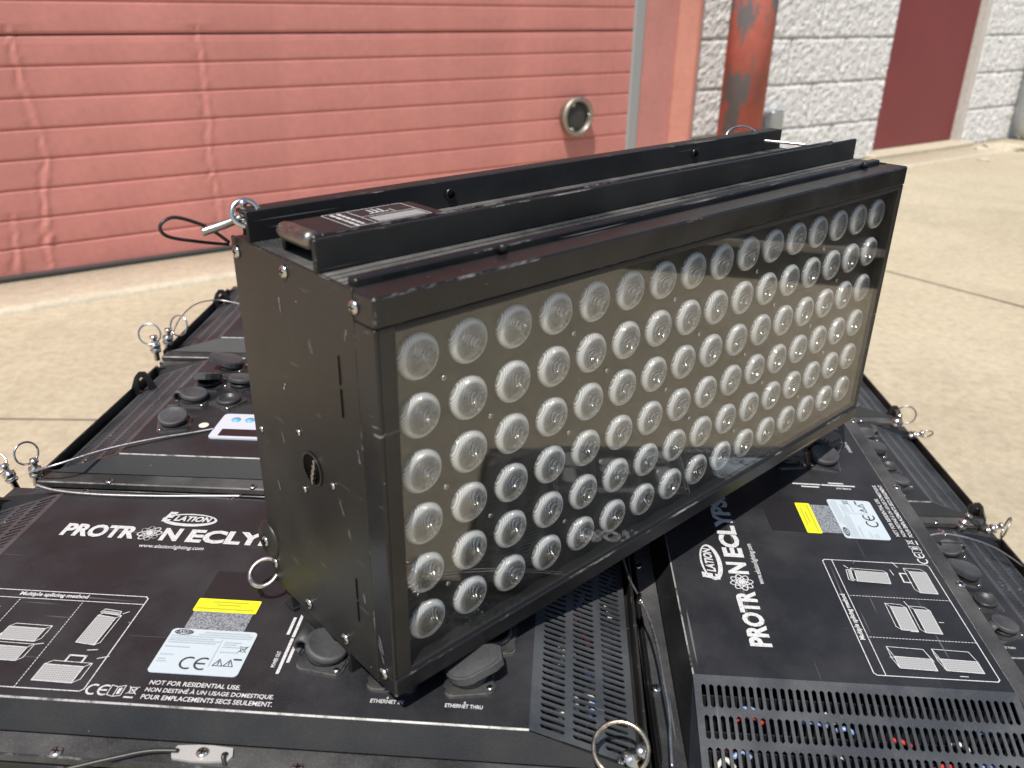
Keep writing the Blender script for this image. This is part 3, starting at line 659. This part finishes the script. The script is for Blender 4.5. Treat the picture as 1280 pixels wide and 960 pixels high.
def lug(parent, x, y, a):
    pts = [(-.016, 0), (-.007, .022), (-.003, .0265), (.003, .0265), (.007, .022), (.016, 0)]; hole = [(-.0055, .006), (-.0035, .019), (0, .0215), (.0035, .019), (.0055, .006), (0, .0035)]
    mb = MB(); n = 6; v = [(p[0], -.0018, p[1]) for p in pts] + [(p[0], -.0018, p[1]) for p in hole] + [(p[0], .0018, p[1]) for p in pts] + [(p[0], .0018, p[1]) for p in hole]; f = []
    pair = [(0, 0), (1, 1), (2, 2), (3, 2), (4, 3), (5, 4)]
    ring_o = [0, 1, 2, 3, 4, 5]; ring_h = [6, 7, 8, 9, 10, 11]
    fs = [(0, 1, 7, 6), (1, 2, 8, 7), (2, 3, 8), (3, 4, 9, 8), (4, 5, 10, 9), (5, 0, 6, 11, 10)]
    f += fs + [tuple(i + 12 for i in q) for q in fs] + [(i, (i + 1) % 6, (i + 1) % 6 + 12, i + 12) for i in range(6)] + [(6 + i, 6 + (i + 1) % 6, 18 + (i + 1) % 6, 18 + i) for i in range(6)]
    obj("lifting_lug", MB().add(v, f).mesh("lifting_lug", BLACK), parent, Tr(x, y, -.024) @ Rz(R(a)))
GH = "stage light panels lying face down"
COVERS = [('rail_cover', EB().box(XA + .004, XB - .004, y0, y1, -.0208, -.0148, .0009).mesh('rail_cover', COVER, RUB)) for y0, y1 in ((YA - .0150, YA + .0002), (YB - .0002, YB + .0150))]
def flat_fixture(M, label, detail=2, conns=(), group=None, lugy=.045):
    e = bpy.data.objects.new("light_panel", None); col.objects.link(e); e.empty_display_size = .02; e.matrix_world = M; tag(e, label, "stage light", group)
    instance(e, PROTO)
    if detail >= 1:
        for nm, me in PRINTS: obj(nm, me, e)
        for cdef in conns: connector(e, *cdef)
        obj("round_sticker", DOT, e, Tr(.318, .150, .0002)); display(e); lugy is None or lug(e, LP + .0535, lugy, 6)
        for nm, me in COVERS: obj(nm, me, e)
        for yy, s in ((YA - .012, -1), (YB + .012, 1)):
            for xx in (.0, .12, .25, .37): obj("screw", SCREW, e, Tr(xx, yy, -.0149))
    return e
STD = [(.345, .150, 200, 'cap', 12), (.345, .107, 180, 'cap', -8), (.313, .107, 150, 'none'), (.345, .068, 90, 'none'), (.331 * K, .034 * K, 10, 'lid', 16), (.289 * K, .034 * K, 0, 'lid', 12), (.247 * K, .044 * K, -10, 'cap', 16)]
AZ = -.015
MA = Tr(-.3572, .3436, AZ) @ Rz(-.0594)
fxA = flat_fixture(MA, "flat black stage light panel with lettered back and clip on its front rail", 2, STD, None, None)
MBm = MA @ Tr(.007 + LP, .2715 + WP, 0.0) @ Rz(math.pi + R(1.2))
STDB = [(.345, .150, 110, 'cap', 14), (.345, .103, 180, 'cap', 8), (.312, .103, 150, 'none'), (.345, .066, 90, 'lid', 22), (.312, .066, 60, 'cap', -10), (.338, .026, 10, 'lid', 16), (.300, .026, 0, 'lid', 12), (.247 * K, .044 * K, -10, 'cap', 16)]
fxB = flat_fixture(MBm, "flat black stage light panel with white display, behind the one with the clip", 2, STDB)
MF = MA @ Tr(-.016 + LP, .5480 + WP, 0.0) @ Rz(math.pi + R(3.0))
fxF = flat_fixture(MF, "flat black stage light panel lying next to the garage door, last of its row", 2, STD)
cX = Vector((math.cos(1.5404), math.sin(1.5404), .0447)).normalized(); cY = Vector((-math.sin(1.5404), math.cos(1.5404), .0267)); cY = (cY - cX * cY.dot(cX)).normalized(); cZ = cX.cross(cY)
MC = Matrix((cX, cY, cZ)).transposed().to_4x4(); MC.translation = Vector((.3212, .3935, -.0544))
STDC = [(.345, .150, 200, 'cap', 6), (.345, .107, 180, 'cap', -4), (.289 * K, .034 * K, 150, 'lid', 5), (.331 * K, .034 * K, 10, 'lid', 5), (.262, .045, 170, 'cap', 10), (.262, .078, 100, 'lid', 8)]
fxC = flat_fixture(MC, "flat black stage light panel turned crosswise, large slotted vent and yellow label in sun", 2, STDC)
ZL = -.206
def lower(x1, y0, a=0, flip=False): return Tr(x1, y0, ZL) @ Rz(R(a)) @ Tr(-LP, 0, 0)
STDD = [(.345, .158, 200, 'cap', 10), (.345, .117, 160, 'lid', 10), (.346, .077, 90, 'none'), (.343, .036, 20, 'cap', 10)]
fxE = flat_fixture(lower(.500, .588, -1.5), "lower black stage light panel with wire across its sockets, under the crosswise panel", 2, STDD, None, -.004)
fxD = flat_fixture(lower(.509, .852, -1.5), "lower black stage light panel poking out beside the yellow-labelled panel's far sockets", 2, STDD, None, -.004)
fxG = flat_fixture(lower(.519, 1.116, -1.5), "lower black stage light panel farthest from the vents, at the end of its row", 2, STDD, None, -.004)
fxK = flat_fixture(lower(.492, .324, -1.5), "lower black stage light panel under the large slotted vent", 1, STDD)
for k, y in enumerate((.324, .588, .852)):
    flat_fixture(lower(-.022, y, 0), "bottom-layer black stage light panel hidden under the upper panels", 0, (), "hidden bottom-layer panels")

# timber packing
def timber():
    mt, n, b = newmat("weathered_timber"); v = coord(n, (2, 30, 30)); f = nz(n, v, 3, 5, .7); r = ramp(n, f, [(.3, (.20, .14, .085)), (.7, (.36, .27, .17))]); n.links.new(r.outputs[0], b.inputs['Base Color']); b.inputs['Roughness'].default_value = .85; return mt
TIM = timber()
def batten(x0, x1, y, z0, z1, lab, grp):
    o = obj("timber_batten", MB().box(x0, x1, -.04, .04, 0, z1 - z0, .003).mesh("timber_batten", TIM), None, Tr(0, y, z0)); tag(o, lab, "batten", grp)
for y in (.36, .50, .62, .76, .89, 1.02, 1.15, 1.29): batten(-.46, .56, y, ZG - .0005, ZL - DP + .0005, "rough timber batten on the concrete under the stacked panels", "ground battens")
for y in (.40, .49, .66, .75, .93, 1.00): batten(-.38, .02, y, ZL - .0004, AZ - DP + .0005, "timber batten packed between the two layers of panels", "packing battens")
o = obj("timber_batten", MB().box(.12, .33, .785, .835, ZL - .0005, ZL + .0225, .002).mesh("timber_batten", TIM)); tag(o, "thin timber shim lifting the far end of the crosswise panel", "batten")

# ================================================================== UPRIGHT FIXTURE
BYAW = .7448; U_ = Vector((math.cos(BYAW), math.sin(BYAW), 0)); NN = Vector((math.sin(BYAW), -math.cos(BYAW), 0)); O_ = Vector((-.0584, .3267, 0))
MU = Matrix((-U_, Vector((0, 0, 1)), -NN)).transposed().to_4x4(); MU.translation = O_ + U_ * (L - EX) + Vector((0, 0, EY)) - NN * DP
up = bpy.data.objects.new("light_panel", None); col.objects.link(up); up.empty_display_size = .02; up.matrix_world = MU
tag(up, "upright black stage light with 96 clear lenses behind glass, standing on the flat panels", "stage light")
instance(up, [p for p in PROTO if p[0] not in ("front_frame", "front_rail", "body")])
def T(u, n, v): return (L - EX - u, v - EY, -n - DP)
def tbox(mb, u0, u1, n0, n1, v0, v1, ch=0, mi=0): a, b = T(u0, n0, v0), T(u1, n1, v1); return mb.box(a[0], b[0], a[1], b[1], a[2], b[2], ch, None, mi)
# body is hollow towards the front: back box + side walls
bd = MB(); tbox(bd, .002, .498, -.113, -.03, .001, H - .001); tbox(bd, .002, .498, -.03, -.0165, .001, .006); tbox(bd, .002, .498, -.03, -.0165, H - .006, H - .001)
tbox(bd, .002, .498, -.132, -.113, .0005, .004); tbox(bd, .002, .498, -.132, -.113, H - .004, H - .0005)
obj("body", bd.mesh("body", BLACK), up)
# front frame: four bars
for nm, u0, u1, v0, v1 in (("top_bar", 0, L, .2080, H), ("bottom_bar", 0, L, 0, .0120)):
    obj(nm, tbox(EB(), u0, u1, -.0165, 0, v0, v1, .0011).mesh(nm, GLOSS, RUB), up)
for nm, u0, u1 in (("side_bar", .0, .0024), ("side_bar", L - .0024, L)):
    obj(nm, tbox(MB(), u0, u1, -.0165, -.0006, .0120, .2080, .0005).mesh(nm, GLOSS), up)
for args in ((.0024, .0112, .0120, .2080), (L - .0065, L - .0024, .0120, .2080)): obj("gasket", tbox(MB(), args[0], args[1], -.014, -.0008, args[2], args[3], .0004).mesh("gasket", PLATE), up)
for v0, v1 in ((.0120, .0150), (.2045, .2080)): obj("gasket", tbox(MB(), .0112, L - .0065, -.014, -.0008, v0, v1, .0004).mesh("gasket", GAP), up)
obj("front_glass", tbox(MB(), .0045, L - .0045, -.0028, -.0010, .0135, .2065, .0003).mesh("front_glass", PANE), up)
# mask board with round holes, then lenses
NCOL, NROW, PU, PV, U0, V0, LR = 16, 6, .0299, .0306, .0272, .1870, .01135
bdm = MB(); ub = [.0045] + [U0 + PU * (i + .5) for i in range(NCOL - 1)] + [L - .0045]; vb = [.2065] + [V0 - PV * (j + .5) for j in range(NROW - 1)] + [.0135]; ns = 20
for i in range(NCOL):
    for j in range(NROW):
        cu, cv = U0 + PU * i, V0 - PV * j; a0, a1, b1, b0 = ub[i], ub[i + 1], vb[j], vb[j + 1]; inner = []; outer = []
        for k in range(ns):
            an = 2 * math.pi * k / ns; cx, sy = math.cos(an), math.sin(an); inner.append(T(cu + (LR - .0003) * cx, -.0085, cv + (LR - .0003) * sy))
            tu = ((a1 - cu) if cx > 0 else (cu - a0)) / max(abs(cx), 1e-6); tv = ((b1 - cv) if sy > 0 else (cv - b0)) / max(abs(sy), 1e-6); t = min(tu, tv)
            outer.append(T(cu + t * cx, -.0085, cv + t * sy))
        bdm.add(inner + outer, [(k, (k + 1) % ns, ns + (k + 1) % ns, ns + k) for k in range(ns)])
        for (uu, vv, k) in ((a1, b1, None), (a0, b1, None), (a0, b0, None), (a1, b0, None)):
            q = min(range(ns), key=lambda k: (Vector(outer[k]) - Vector(T(uu, -.0085, vv))).length); cand = sorted(range(ns), key=lambda k: (Vector(outer[k]) - Vector(T(uu, -.0085, vv))).length)[:2]
            # corner wedge between the two outer points on either side of the corner
            ang = math.atan2(vv - cv, uu - cu) % (2 * math.pi); k0 = int(ang / (2 * math.pi) * ns) % ns; bdm.add([outer[k0], outer[(k0 + 1) % ns], T(uu, -.0085, vv)], [(0, 1, 2)])
obj("led_mask", bdm.mesh("led_mask", BOARD), up)
obj("back_board", tbox(MB(), .003, .497, -.029, -.0275, .007, H - .007).mesh("back_board", INSIDE), up)
dome = [(.0116, -.0002), (.0118, .0010), (.0113, .0021), (.0104, .0031), (.0090, .0039), (.0070, .0045), (.0048, .0049), (.0025, .0051), (0, .0052)]
LENSM = MB().lathe(dome, 36, None, 0, True, False).mesh("lens", LENS)
cone = MB()
pr = [(.0113, .0), (.0106, -.0035), (.0092, -.0075), (.0070, -.0110), (.0045, -.0135), (.0026, -.0148)]
cone.lathe(pr[:4], 28, None, 0, True, False).lathe(pr[3:], 28, None, 1, True, False); REFM = cone.mesh("reflector", REFL, CUP)
def chip(mt): return MB().lathe([(.0030, -.0150), (.0030, -.0142), (.0022, -.0132), (0, -.0126)], 14).mesh("led_chip", mt, )
CH, CHR = chip(CHIP), chip(CHIPR)
REDS = {(7, 4), (6, 5), (7, 5), (8, 5), (9, 5), (8, 4)}
for j in range(NROW):
    for i in range(NCOL):
        x, y, z = T(U0 + PU * i, -.0085, V0 - PV * j)
        # template +z points to the back, so the lens is turned to face the front
        Mx = Matrix(((-1, 0, 0, x), (0, 1, 0, y), (0, 0, -1, z), (0, 0, 0, 1))) @ Rz(random.random() * .4)
        o = obj("lens", LENSM, up, Mx); obj("reflector", REFM, o); obj("led_chip", CHR if (i, j) in REDS else CH, o)
BS = screw_mesh(.0016, .0012)
for i in range(NCOL - 1):
    for j in range(NROW - 1):
        if (i % 3 == 0 and j % 2 == 0) or (i % 3 == 1 and j % 2 == 1):
            x, y, z = T(U0 + PU * (i + .5), -.0083, V0 - PV * (j + .5)); obj("board_screw", BS, up, Matrix(((-1, 0, 0, x), (0, 1, 0, y), (0, 0, -1, z), (0, 0, 0, 1))))
# top profile behind the frame: groove, ridge, ribbed ledge, channel floor
obj("ridge", tbox(EB(), .004, .492, -.0262, -.0195, H - .004, H + .0030, .0008).mesh("ridge", GLOSS, RUB), up)
rb = MB()
tbox(rb, .002, .498, -.0465, -.0262, H - .004, H - .0006)
for k in range(3): tbox(rb, .002, .498, -.0315 - .0055 * k, -.0285 - .0055 * k, H - .0008, H + .0003, .0004)
obj("ribbed_ledge", rb.mesh("ribbed_ledge", DUSTY), up)
obj("channel_floor", tbox(MB(), .002, .498, -.1135, -.0490, H - .004, H - .0004).mesh("channel_floor", DUSTY), up)
for uu in (.088, .463): x, y, z = T(uu, -.0180, H + .0004); obj("latch_stud", MB().lathe([(.0026, 0), (.0026, .003), (.0018, .0042), (0, .0044)], 14, Rx(R(-90))).mesh("latch_stud", BLACK), up, Tr(x, y, z))
# sliding carry bar with label
bar = EB(); tbox(bar, .0125, .0860, -.0925, -.0600, H + .0105, H + .0132, .0008); tbox(bar, .0080, .0860, -.0925, -.0900, H - .0002, H + .0130, .0008); tbox(bar, .0860, .4900, -.0925, -.0625, H - .0002, H + .0030, .0006); tbox(bar, .0080, .4900, -.0625, -.0600, H - .0002, H + .0130, .0008)
cb_ = obj("carry_bar", bar.mesh("carry_bar", BLACK, RUB), up)
p0, p1 = Vector(T(.0090, -.0905, H + .0100)), Vector(T(.0090, -.0620, H + .0100)); obj("handle_tube", MB().tube([p0, p0.lerp(p1, .1), p0.lerp(p1, .9), p1], [.0040, .0047, .0047, .0040], 16).mesh("handle_tube", TUBE), cb_)
lb_ = MB(); zt = H + .01345
def tl(u0, n0, u1, n1, wd, mb=None):
    a, b = Vector((u0, n0)), Vector((u1, n1)); t = (b - a).normalized(); q = Vector((-t.y, t.x)) * wd / 2; (mb or lb_).add([T(*(a - q), zt), T(*(b - q), zt), T(*(b + q), zt), T(*(a + q), zt)], [(0, 1, 2, 3)])
for n0 in (-.0905, -.0620): tl(.030, n0, .078, n0, .0005)
for u0 in (.030, .0445, .078): tl(u0, -.0905, u0, -.0620, .0005)
rng = random.Random(2)
for u0 in (.0345, .0385):
    n0 = -.0890
    while n0 < -.0640: l = rng.uniform(.002, .005); tl(u0, n0, u0, n0 + l, .0019); n0 += l + .0008
tl(.0445, -.0760, .078, -.0760, .0005); tl(.055, -.0880, .055, -.0800, .0012); tl(.058, -.0880, .058, -.0800, .0012); tl(.061, -.0870, .061, -.0800, .0012); tl(.052, -.0800, .064, -.0800, .001); tl(.066, -.0770, .066, -.0830, .0006)
obj("bar_label_print", lb_.mesh("bar_label_print", WHITE), cb_)
dl = MB().add([T(.047, -.0735, zt), T(.0765, -.0735, zt), T(.0765, -.0635, zt), T(.047, -.0635, zt)], [(0, 1, 2, 3)]); obj("bar_label_dots", dl.mesh("bar_label_dots", DOTS), cb_)
lg = MB().add([T(.0300, -.0905, zt - .0002), T(.078, -.0905, zt - .0002), T(.078, -.0620, zt - .0002), T(.03, -.0620, zt - .0002)], [(0, 1, 2, 3)]); obj("bar_label", lg.mesh("bar_label", PATCH), cb_)
for uu in (.1305, .3735):        # bright rims of the holes in the rear flange
    x, y, z = T(uu, -.1128, H + .0078); obj("rim_washer", MB().lathe([(.0026, -.0010), (.0034, -.0010), (.0034, .0012), (.0026, .0012), (.0026, -.0010)], 20, caps=False).mesh("rim_washer", DARKRING), up, Tr(x, y, z))
    obj("hole_through", MB().lathe([(0, -.0012), (.0027, -.0012), (.0027, .0006), (0, .0006)], 16).mesh("hole_through", INSIDE), up, Tr(x, y, z))
# end plate details (u = 0 side); local frame: +z out of the plate
PM = lambda n, v: Tr(*T(-.0001, n, v)) @ Ry(R(90))
for n, v in ((-.0150, .2150), (-.0765, .2163), (-.1270, .2150), (-.0100, .0110), (-.0480, .0090), (-.0880, .0090), (-.1280, .0160)): obj("screw", SCREW, up, PM(n, v))
for n, v in ((-.1240, .1116), (-.0787, .1280), (-.0782, .0932), (-.0470, .1099)): obj("screw", SCREWS, up, PM(n, v))
hs = obj("socket_opening", MB().lathe([(.0086, .0003), (.0100, .0003), (.0100, .0006), (.0086, .0006)], 26, caps=False).lathe([(0, .0002), (.0090, .0002), (.0090, .0004), (0, .0004)], 26, None, 1).mesh("socket_opening", PLATE, INSIDE), up, PM(-.0677, .1106))
for k in range(4): obj("contact_pin", MB().box(-.0006, .0006, -.0028, .0028, .0003, .0022, .0002).mesh("contact_pin", STEEL), hs, Tr(.0015 + .0012 * k, -.0050 + .0034 * k, 0))
for vv0, vv1 in ((.1720, .1870), (.1550, .1700), (.0470, .0605), (.0320, .0455)):
    a, b = T(-.0004, -.0320, vv0), T(-.0008, -.0312, vv1); obj("slit", MB().box(a[0] - .0002, a[0] + .0001, a[1], b[1], a[2], b[2]).mesh("slit", INSIDE), up)
sc = MB(); rng = random.Random(4)
for (n, v, dn, dv) in ((-.024, .198, .001, .004), (-.058, .186, .002, -.006), (-.085, .195, .0, .006), (-.099, .120, .003, -.006), (-.042, .103, .004, -.007), (-.110, .083, .002, -.005), (-.012, .034, .003, -.010), (-.013, .030, .004, -.012), (-.035, .088, .002, -.004), (-.02, .14, .001, -.005), (-.090, .150, .002, .003), (-.025, .055, .002, -.006)):
    for k in range(3):
        a = T(-.0003, n + rng.uniform(-.001, .001), v + rng.uniform(-.002, .002)); b = T(-.0003, n + dn + rng.uniform(-.001, .001), v + dv); w2 = .00025
        sc.add([a, b, (b[0], b[1] + w2, b[2] + w2), (a[0], a[1] + w2, a[2] + w2)], [(0, 1, 2, 3)])
obj("scratch_marks", sc.mesh("scratch_marks", GREYP), up)
obj("foot_bracket", tbox(MB(), .0015, .012, -.106, -.064, -.0120, .0005, .001).mesh("foot_bracket", BLACK), up)
x, y, z = T(-.001, -.134, .030); obj("corner_boss", MB().lathe([(.0125, 0), (.0125, .003), (.0105, .005), (0, .0055)], 26, Ry(R(90))).mesh("corner_boss", PLATE), up, Tr(x - .004, y, z))
obj("screw", SCREW, up, Tr(x + .001, y, z) @ Ry(R(90)))

# ================================================================== PINS, RINGS AND LANYARDS
def pin_mesh(): return MB().lathe([(.0030, 0), (.0030, .010), (.0052, .010), (.0055, .0125), (.0036, .0135), (.0036, .016), (.0058, .0165), (.0058, .0195), (.0030, .0205), (.0028, .025), (.0042, .0265), (.0040, .0290), (0, .0300)], 18).mesh("locking_pin", STEEL)
PIN = pin_mesh()
SPR = MB().tube([Vector((.0052 * math.cos(t * .9), .0052 * math.sin(t * .9), .0105 + .0006 * t)) for t in range(0, 16)], .0009, 6).mesh("spring", DSTEEL)
def pin(p, lab, tilt=(0, 0), ring=.012, ringdir=(0, -1, .4), roff=(0, 0, .030), rmat=None, scale=1.0):
    o = obj("locking_pin", PIN, None, Tr(*p) @ Rx(tilt[0]) @ Ry(tilt[1]) @ Matrix.Scale(scale, 4)); tag(o, lab, "pin"); obj("spring", SPR, o)
    if ring: obj("split_ring", MB().tube(circ(roff, ring, 28, ringdir), .0011, 8, True).mesh("split_ring", rmat or STEEL), o)
    return o
def wire(pts, r, mt, lab, nm="lanyard", beads=()):
    o = obj(nm, MB().tube(spline(pts, 7), r, 8).mesh(nm, mt)); tag(o, lab, "cable")
    for q in beads:
        p = Vector(q); obj("crimp_sleeve", MB().lathe([(r * 1.9, -.004), (r * 2.1, -.003), (r * 2.1, .003), (r * 1.9, .004)], 10, Tr(*p) @ Rx(R(90))).mesh("crimp_sleeve", STEEL), o)
    return o
zr = AZ - .022
p = at(22, 612, zr); pin((p.x, p.y, zr), "steel locking pin with split ring between the first two flat panels, outer of the pair", (0, -.25), .0105, (.3, -.7, .6), (-.008, .0, .031), scale=.85)
p = at(46, 606, zr); pin((p.x, p.y, zr), "steel locking pin with spring between the first two flat panels, inner of the pair", (0, .12), .0110, (.7, -.5, .3), (-.010, .006, .031), scale=.85)
p = at(197, 450, zr); pin((p.x, p.y, zr), "steel locking pin with ring in front of the apron, nearer the loop lug", (0, 0), .0115, (.2, -1, .3), (-.004, 0, .031))
p = at(209, 440, zr); pin((p.x, p.y, zr), "steel locking pin with ring in front of the apron, beside the lanyard end", (0, .2), .0115, (-.4, -1, .3), (.008, .01, .031))
zr2 = ZL - .020
for (px, py, lab, ti, rd_) in ((1115, 540, "locking pin with thin ring at the far end of the lower panels", (0, .2), (-.3, -1, .1)), (1128, 548, "short locking pin lying at the far end of the lower panels", (.6, .9), (0, -1, 0)),
                          (1195, 668, "dark-ringed locking pin beside the loop lug of the lower panels", (0, .3), (.1, -.6, .8)), (1222, 668, "locking pin with flattened ring between the two lower panels with sockets", (.3, .9), (.5, -.5, .6))):
    p = at(px, py, zr2); pin((p.x, p.y, zr2), lab, ti, .013 if px != 1128 else .009, rd_, (.010, .002, .030), DSTEEL if px != 1195 else DARKRING)
# lug loop rising from the lower panels, ring on near corner, ring under the upright, ring on its back flange
p = at(775, 946, AZ - .004); ro = obj("split_ring", MB().tube(circ((0, 0, 0), .0140, 40, (-.05, -.35, 1)), .0013, 10, True).mesh("split_ring", metal("brassy_steel", (.62, .52, .38), .25))); ro.location = p + Vector((0, 0, .006)); tag(ro, "large bright split ring on the near corner of the lettered panel", "ring")
p = at(768, 955, AZ - .02); pin((p.x, p.y, AZ - .028), "steel locking pin hanging below the large split ring", (.2, .5), 0)
up0 = lambda u, n, v: O_ + U_ * u + NN * n + Vector((0, 0, v))
ro = obj("split_ring", MB().tube(circ((0, 0, 0), .0095, 36, (-.2, -.45, .9)), .0014, 8, True).mesh("split_ring", ALU)); ro.location = up0(-.004, -.139, .004); tag(ro, "pale ring peeking from under the lower back corner of the upright light", "ring")
ro = obj("split_ring", MB().tube(circ((0, 0, 0), .0145, 36, (.1, -.8, .5), .75), .0009, 8, True).mesh("split_ring", STEEL)); ro.location = up0(.458, -.126, H + .0100); tag(ro, "thin ring standing behind the back flange of the upright light", "ring")
pn = pin(up0(.004, -.122, H + .0020), "steel locking pin on the top back corner of the upright light", (0, 0), 0, scale=.6)
o = obj("pull_ring", MB().tube(circ(up0(.0035, -.1195, H + .0135), .0066, 26, (.5, -1, .5)), .0014, 8, True).mesh("pull_ring", STEEL)); tag(o, "small bright pull ring over the pin on the upright light", "ring")
wire([up0(.003, -.122, H + .011), up0(-.008, -.124, H + .0080), up0(-.017, -.127, H + .0055)], .0022, DSTEEL, "twisted steel strap running from the pin towards the black cable loop", "strap")
wire([up0(-.002, -.131, H - .003), up0(-.010, -.130, H + .0045), up0(-.018, -.128, H + .0100), up0(-.030, -.127, H + .0150), up0(-.037, -.127, H + .0120), up0(-.034, -.128, H + .0060), up0(-.018, -.131, H + .0000), up0(-.002, -.132, H - .0045)], .0009, BWIRE, "black cable loop at the top back corner of the upright light", "cable_loop")
wire([up0(.468, -.112, H + .0090), up0(.476, -.095, H + .0085), up0(.483, -.080, H + .0080)], .0012, STEEL, "short bright pin across the far end of the top channel", "cross_pin")
# lanyards on the flat panels
L1 = [at(45, 606, AZ + .004), at(70, 613, AZ + .002), at(120, 618, AZ + .0015), at(190, 620, AZ + .0015), at(250, 620, AZ + .0015), at(302, 620, AZ + .0015)]; wire(L1, .0011, WIRE, "grey wire lying along the back edge of the lettered panel")
L2 = [at(44, 588, AZ - .004), at(70, 581, AZ + .002), at(131, 562, AZ + .004), at(190, 549, AZ + .0035), at(240, 541, AZ + .0015), at(268, 536, AZ + .0012)]; wire(L2, .0011, WIRE, "grey wire crossing the corner of the panel with the white display")
L3 = [at(215, 420, AZ - .004), at(225, 398, AZ + .008), at(245, 380, AZ + .012), at(272, 375, AZ + .006), at(300, 380, AZ + .002)]; wire(L3, .0008, WIRE, "thin wire curling over the vent of the panel next to the door")
L4 = [at(776, 690, -.022), at(786, 722, -.026), at(800, 748, -.028), at(812, 775, -.030), at(822, 810, -.030), at(829, 850, -.030), at(836, 890, -.032), at(838, 930, -.034), at(840, 958, -.036)]
wire(L4, .0009, WIRE, "bright wire hanging in the gap between the lettered panel and the crosswise panel", beads=[L4[2]])
L5 = [at(1062, 515, ZL + .010), at(1075, 540, ZL + .012), at(1090, 562, ZL + .012), at(1103, 583, ZL + .011)]; wire(L5, .0011, WIRE, "grey wire slanting down beside the crosswise panel's far sockets")
L6 = [at(1148, 676, ZL + .022), at(1160, 670, ZL + .026), at(1180, 667, ZL + .028), at(1212, 673, ZL + .024), at(1240, 683, ZL + .012), at(1262, 696, ZL - .004), at(1284, 712, ZL - .02)]; wire(L6, .0009, WIRE, "grey wire arching over the sockets of the lower panel", beads=[L6[2]])
# clip plate on the near rail of the lettered panel, with two black cables
cx, cy = .196 * K, YA - .0075
cl = obj("cable_clip", MB().prism([(-.0150, -.0040), (-.0165, -.001), (-.0150, .0042), (-.0040, .0052), (.0040, .0052), (.0150, .0042), (.0165, -.001), (.0150, -.0040), (.004, -.0052), (-.004, -.0052)], 0, .0014).mesh("cable_clip", CLIPM)); cl.matrix_world = MA @ Tr(cx, cy, -.0148) @ Rz(.02)
tag(cl, "small steel cable clip screwed to the near rail of the lettered panel", "clip"); obj("screw", SCREW, cl, Tr(0, 0, .0013))
pA = MA @ Vector((cx - .0130, cy, -.0128)); pB = MA @ Vector((cx + .0130, cy, -.0128))
wire([pA, at(185, 939, AZ - .0115), at(140, 948, AZ - .0115), at(80, 962, AZ - .0125)], .0012, BWIRE, "black coated cable leading left from the steel clip")
wire([pB, at(279, 946, AZ - .0120), at(284, 966, AZ - .018)], .0012, BWIRE, "black coated cable dropping from the steel clip")
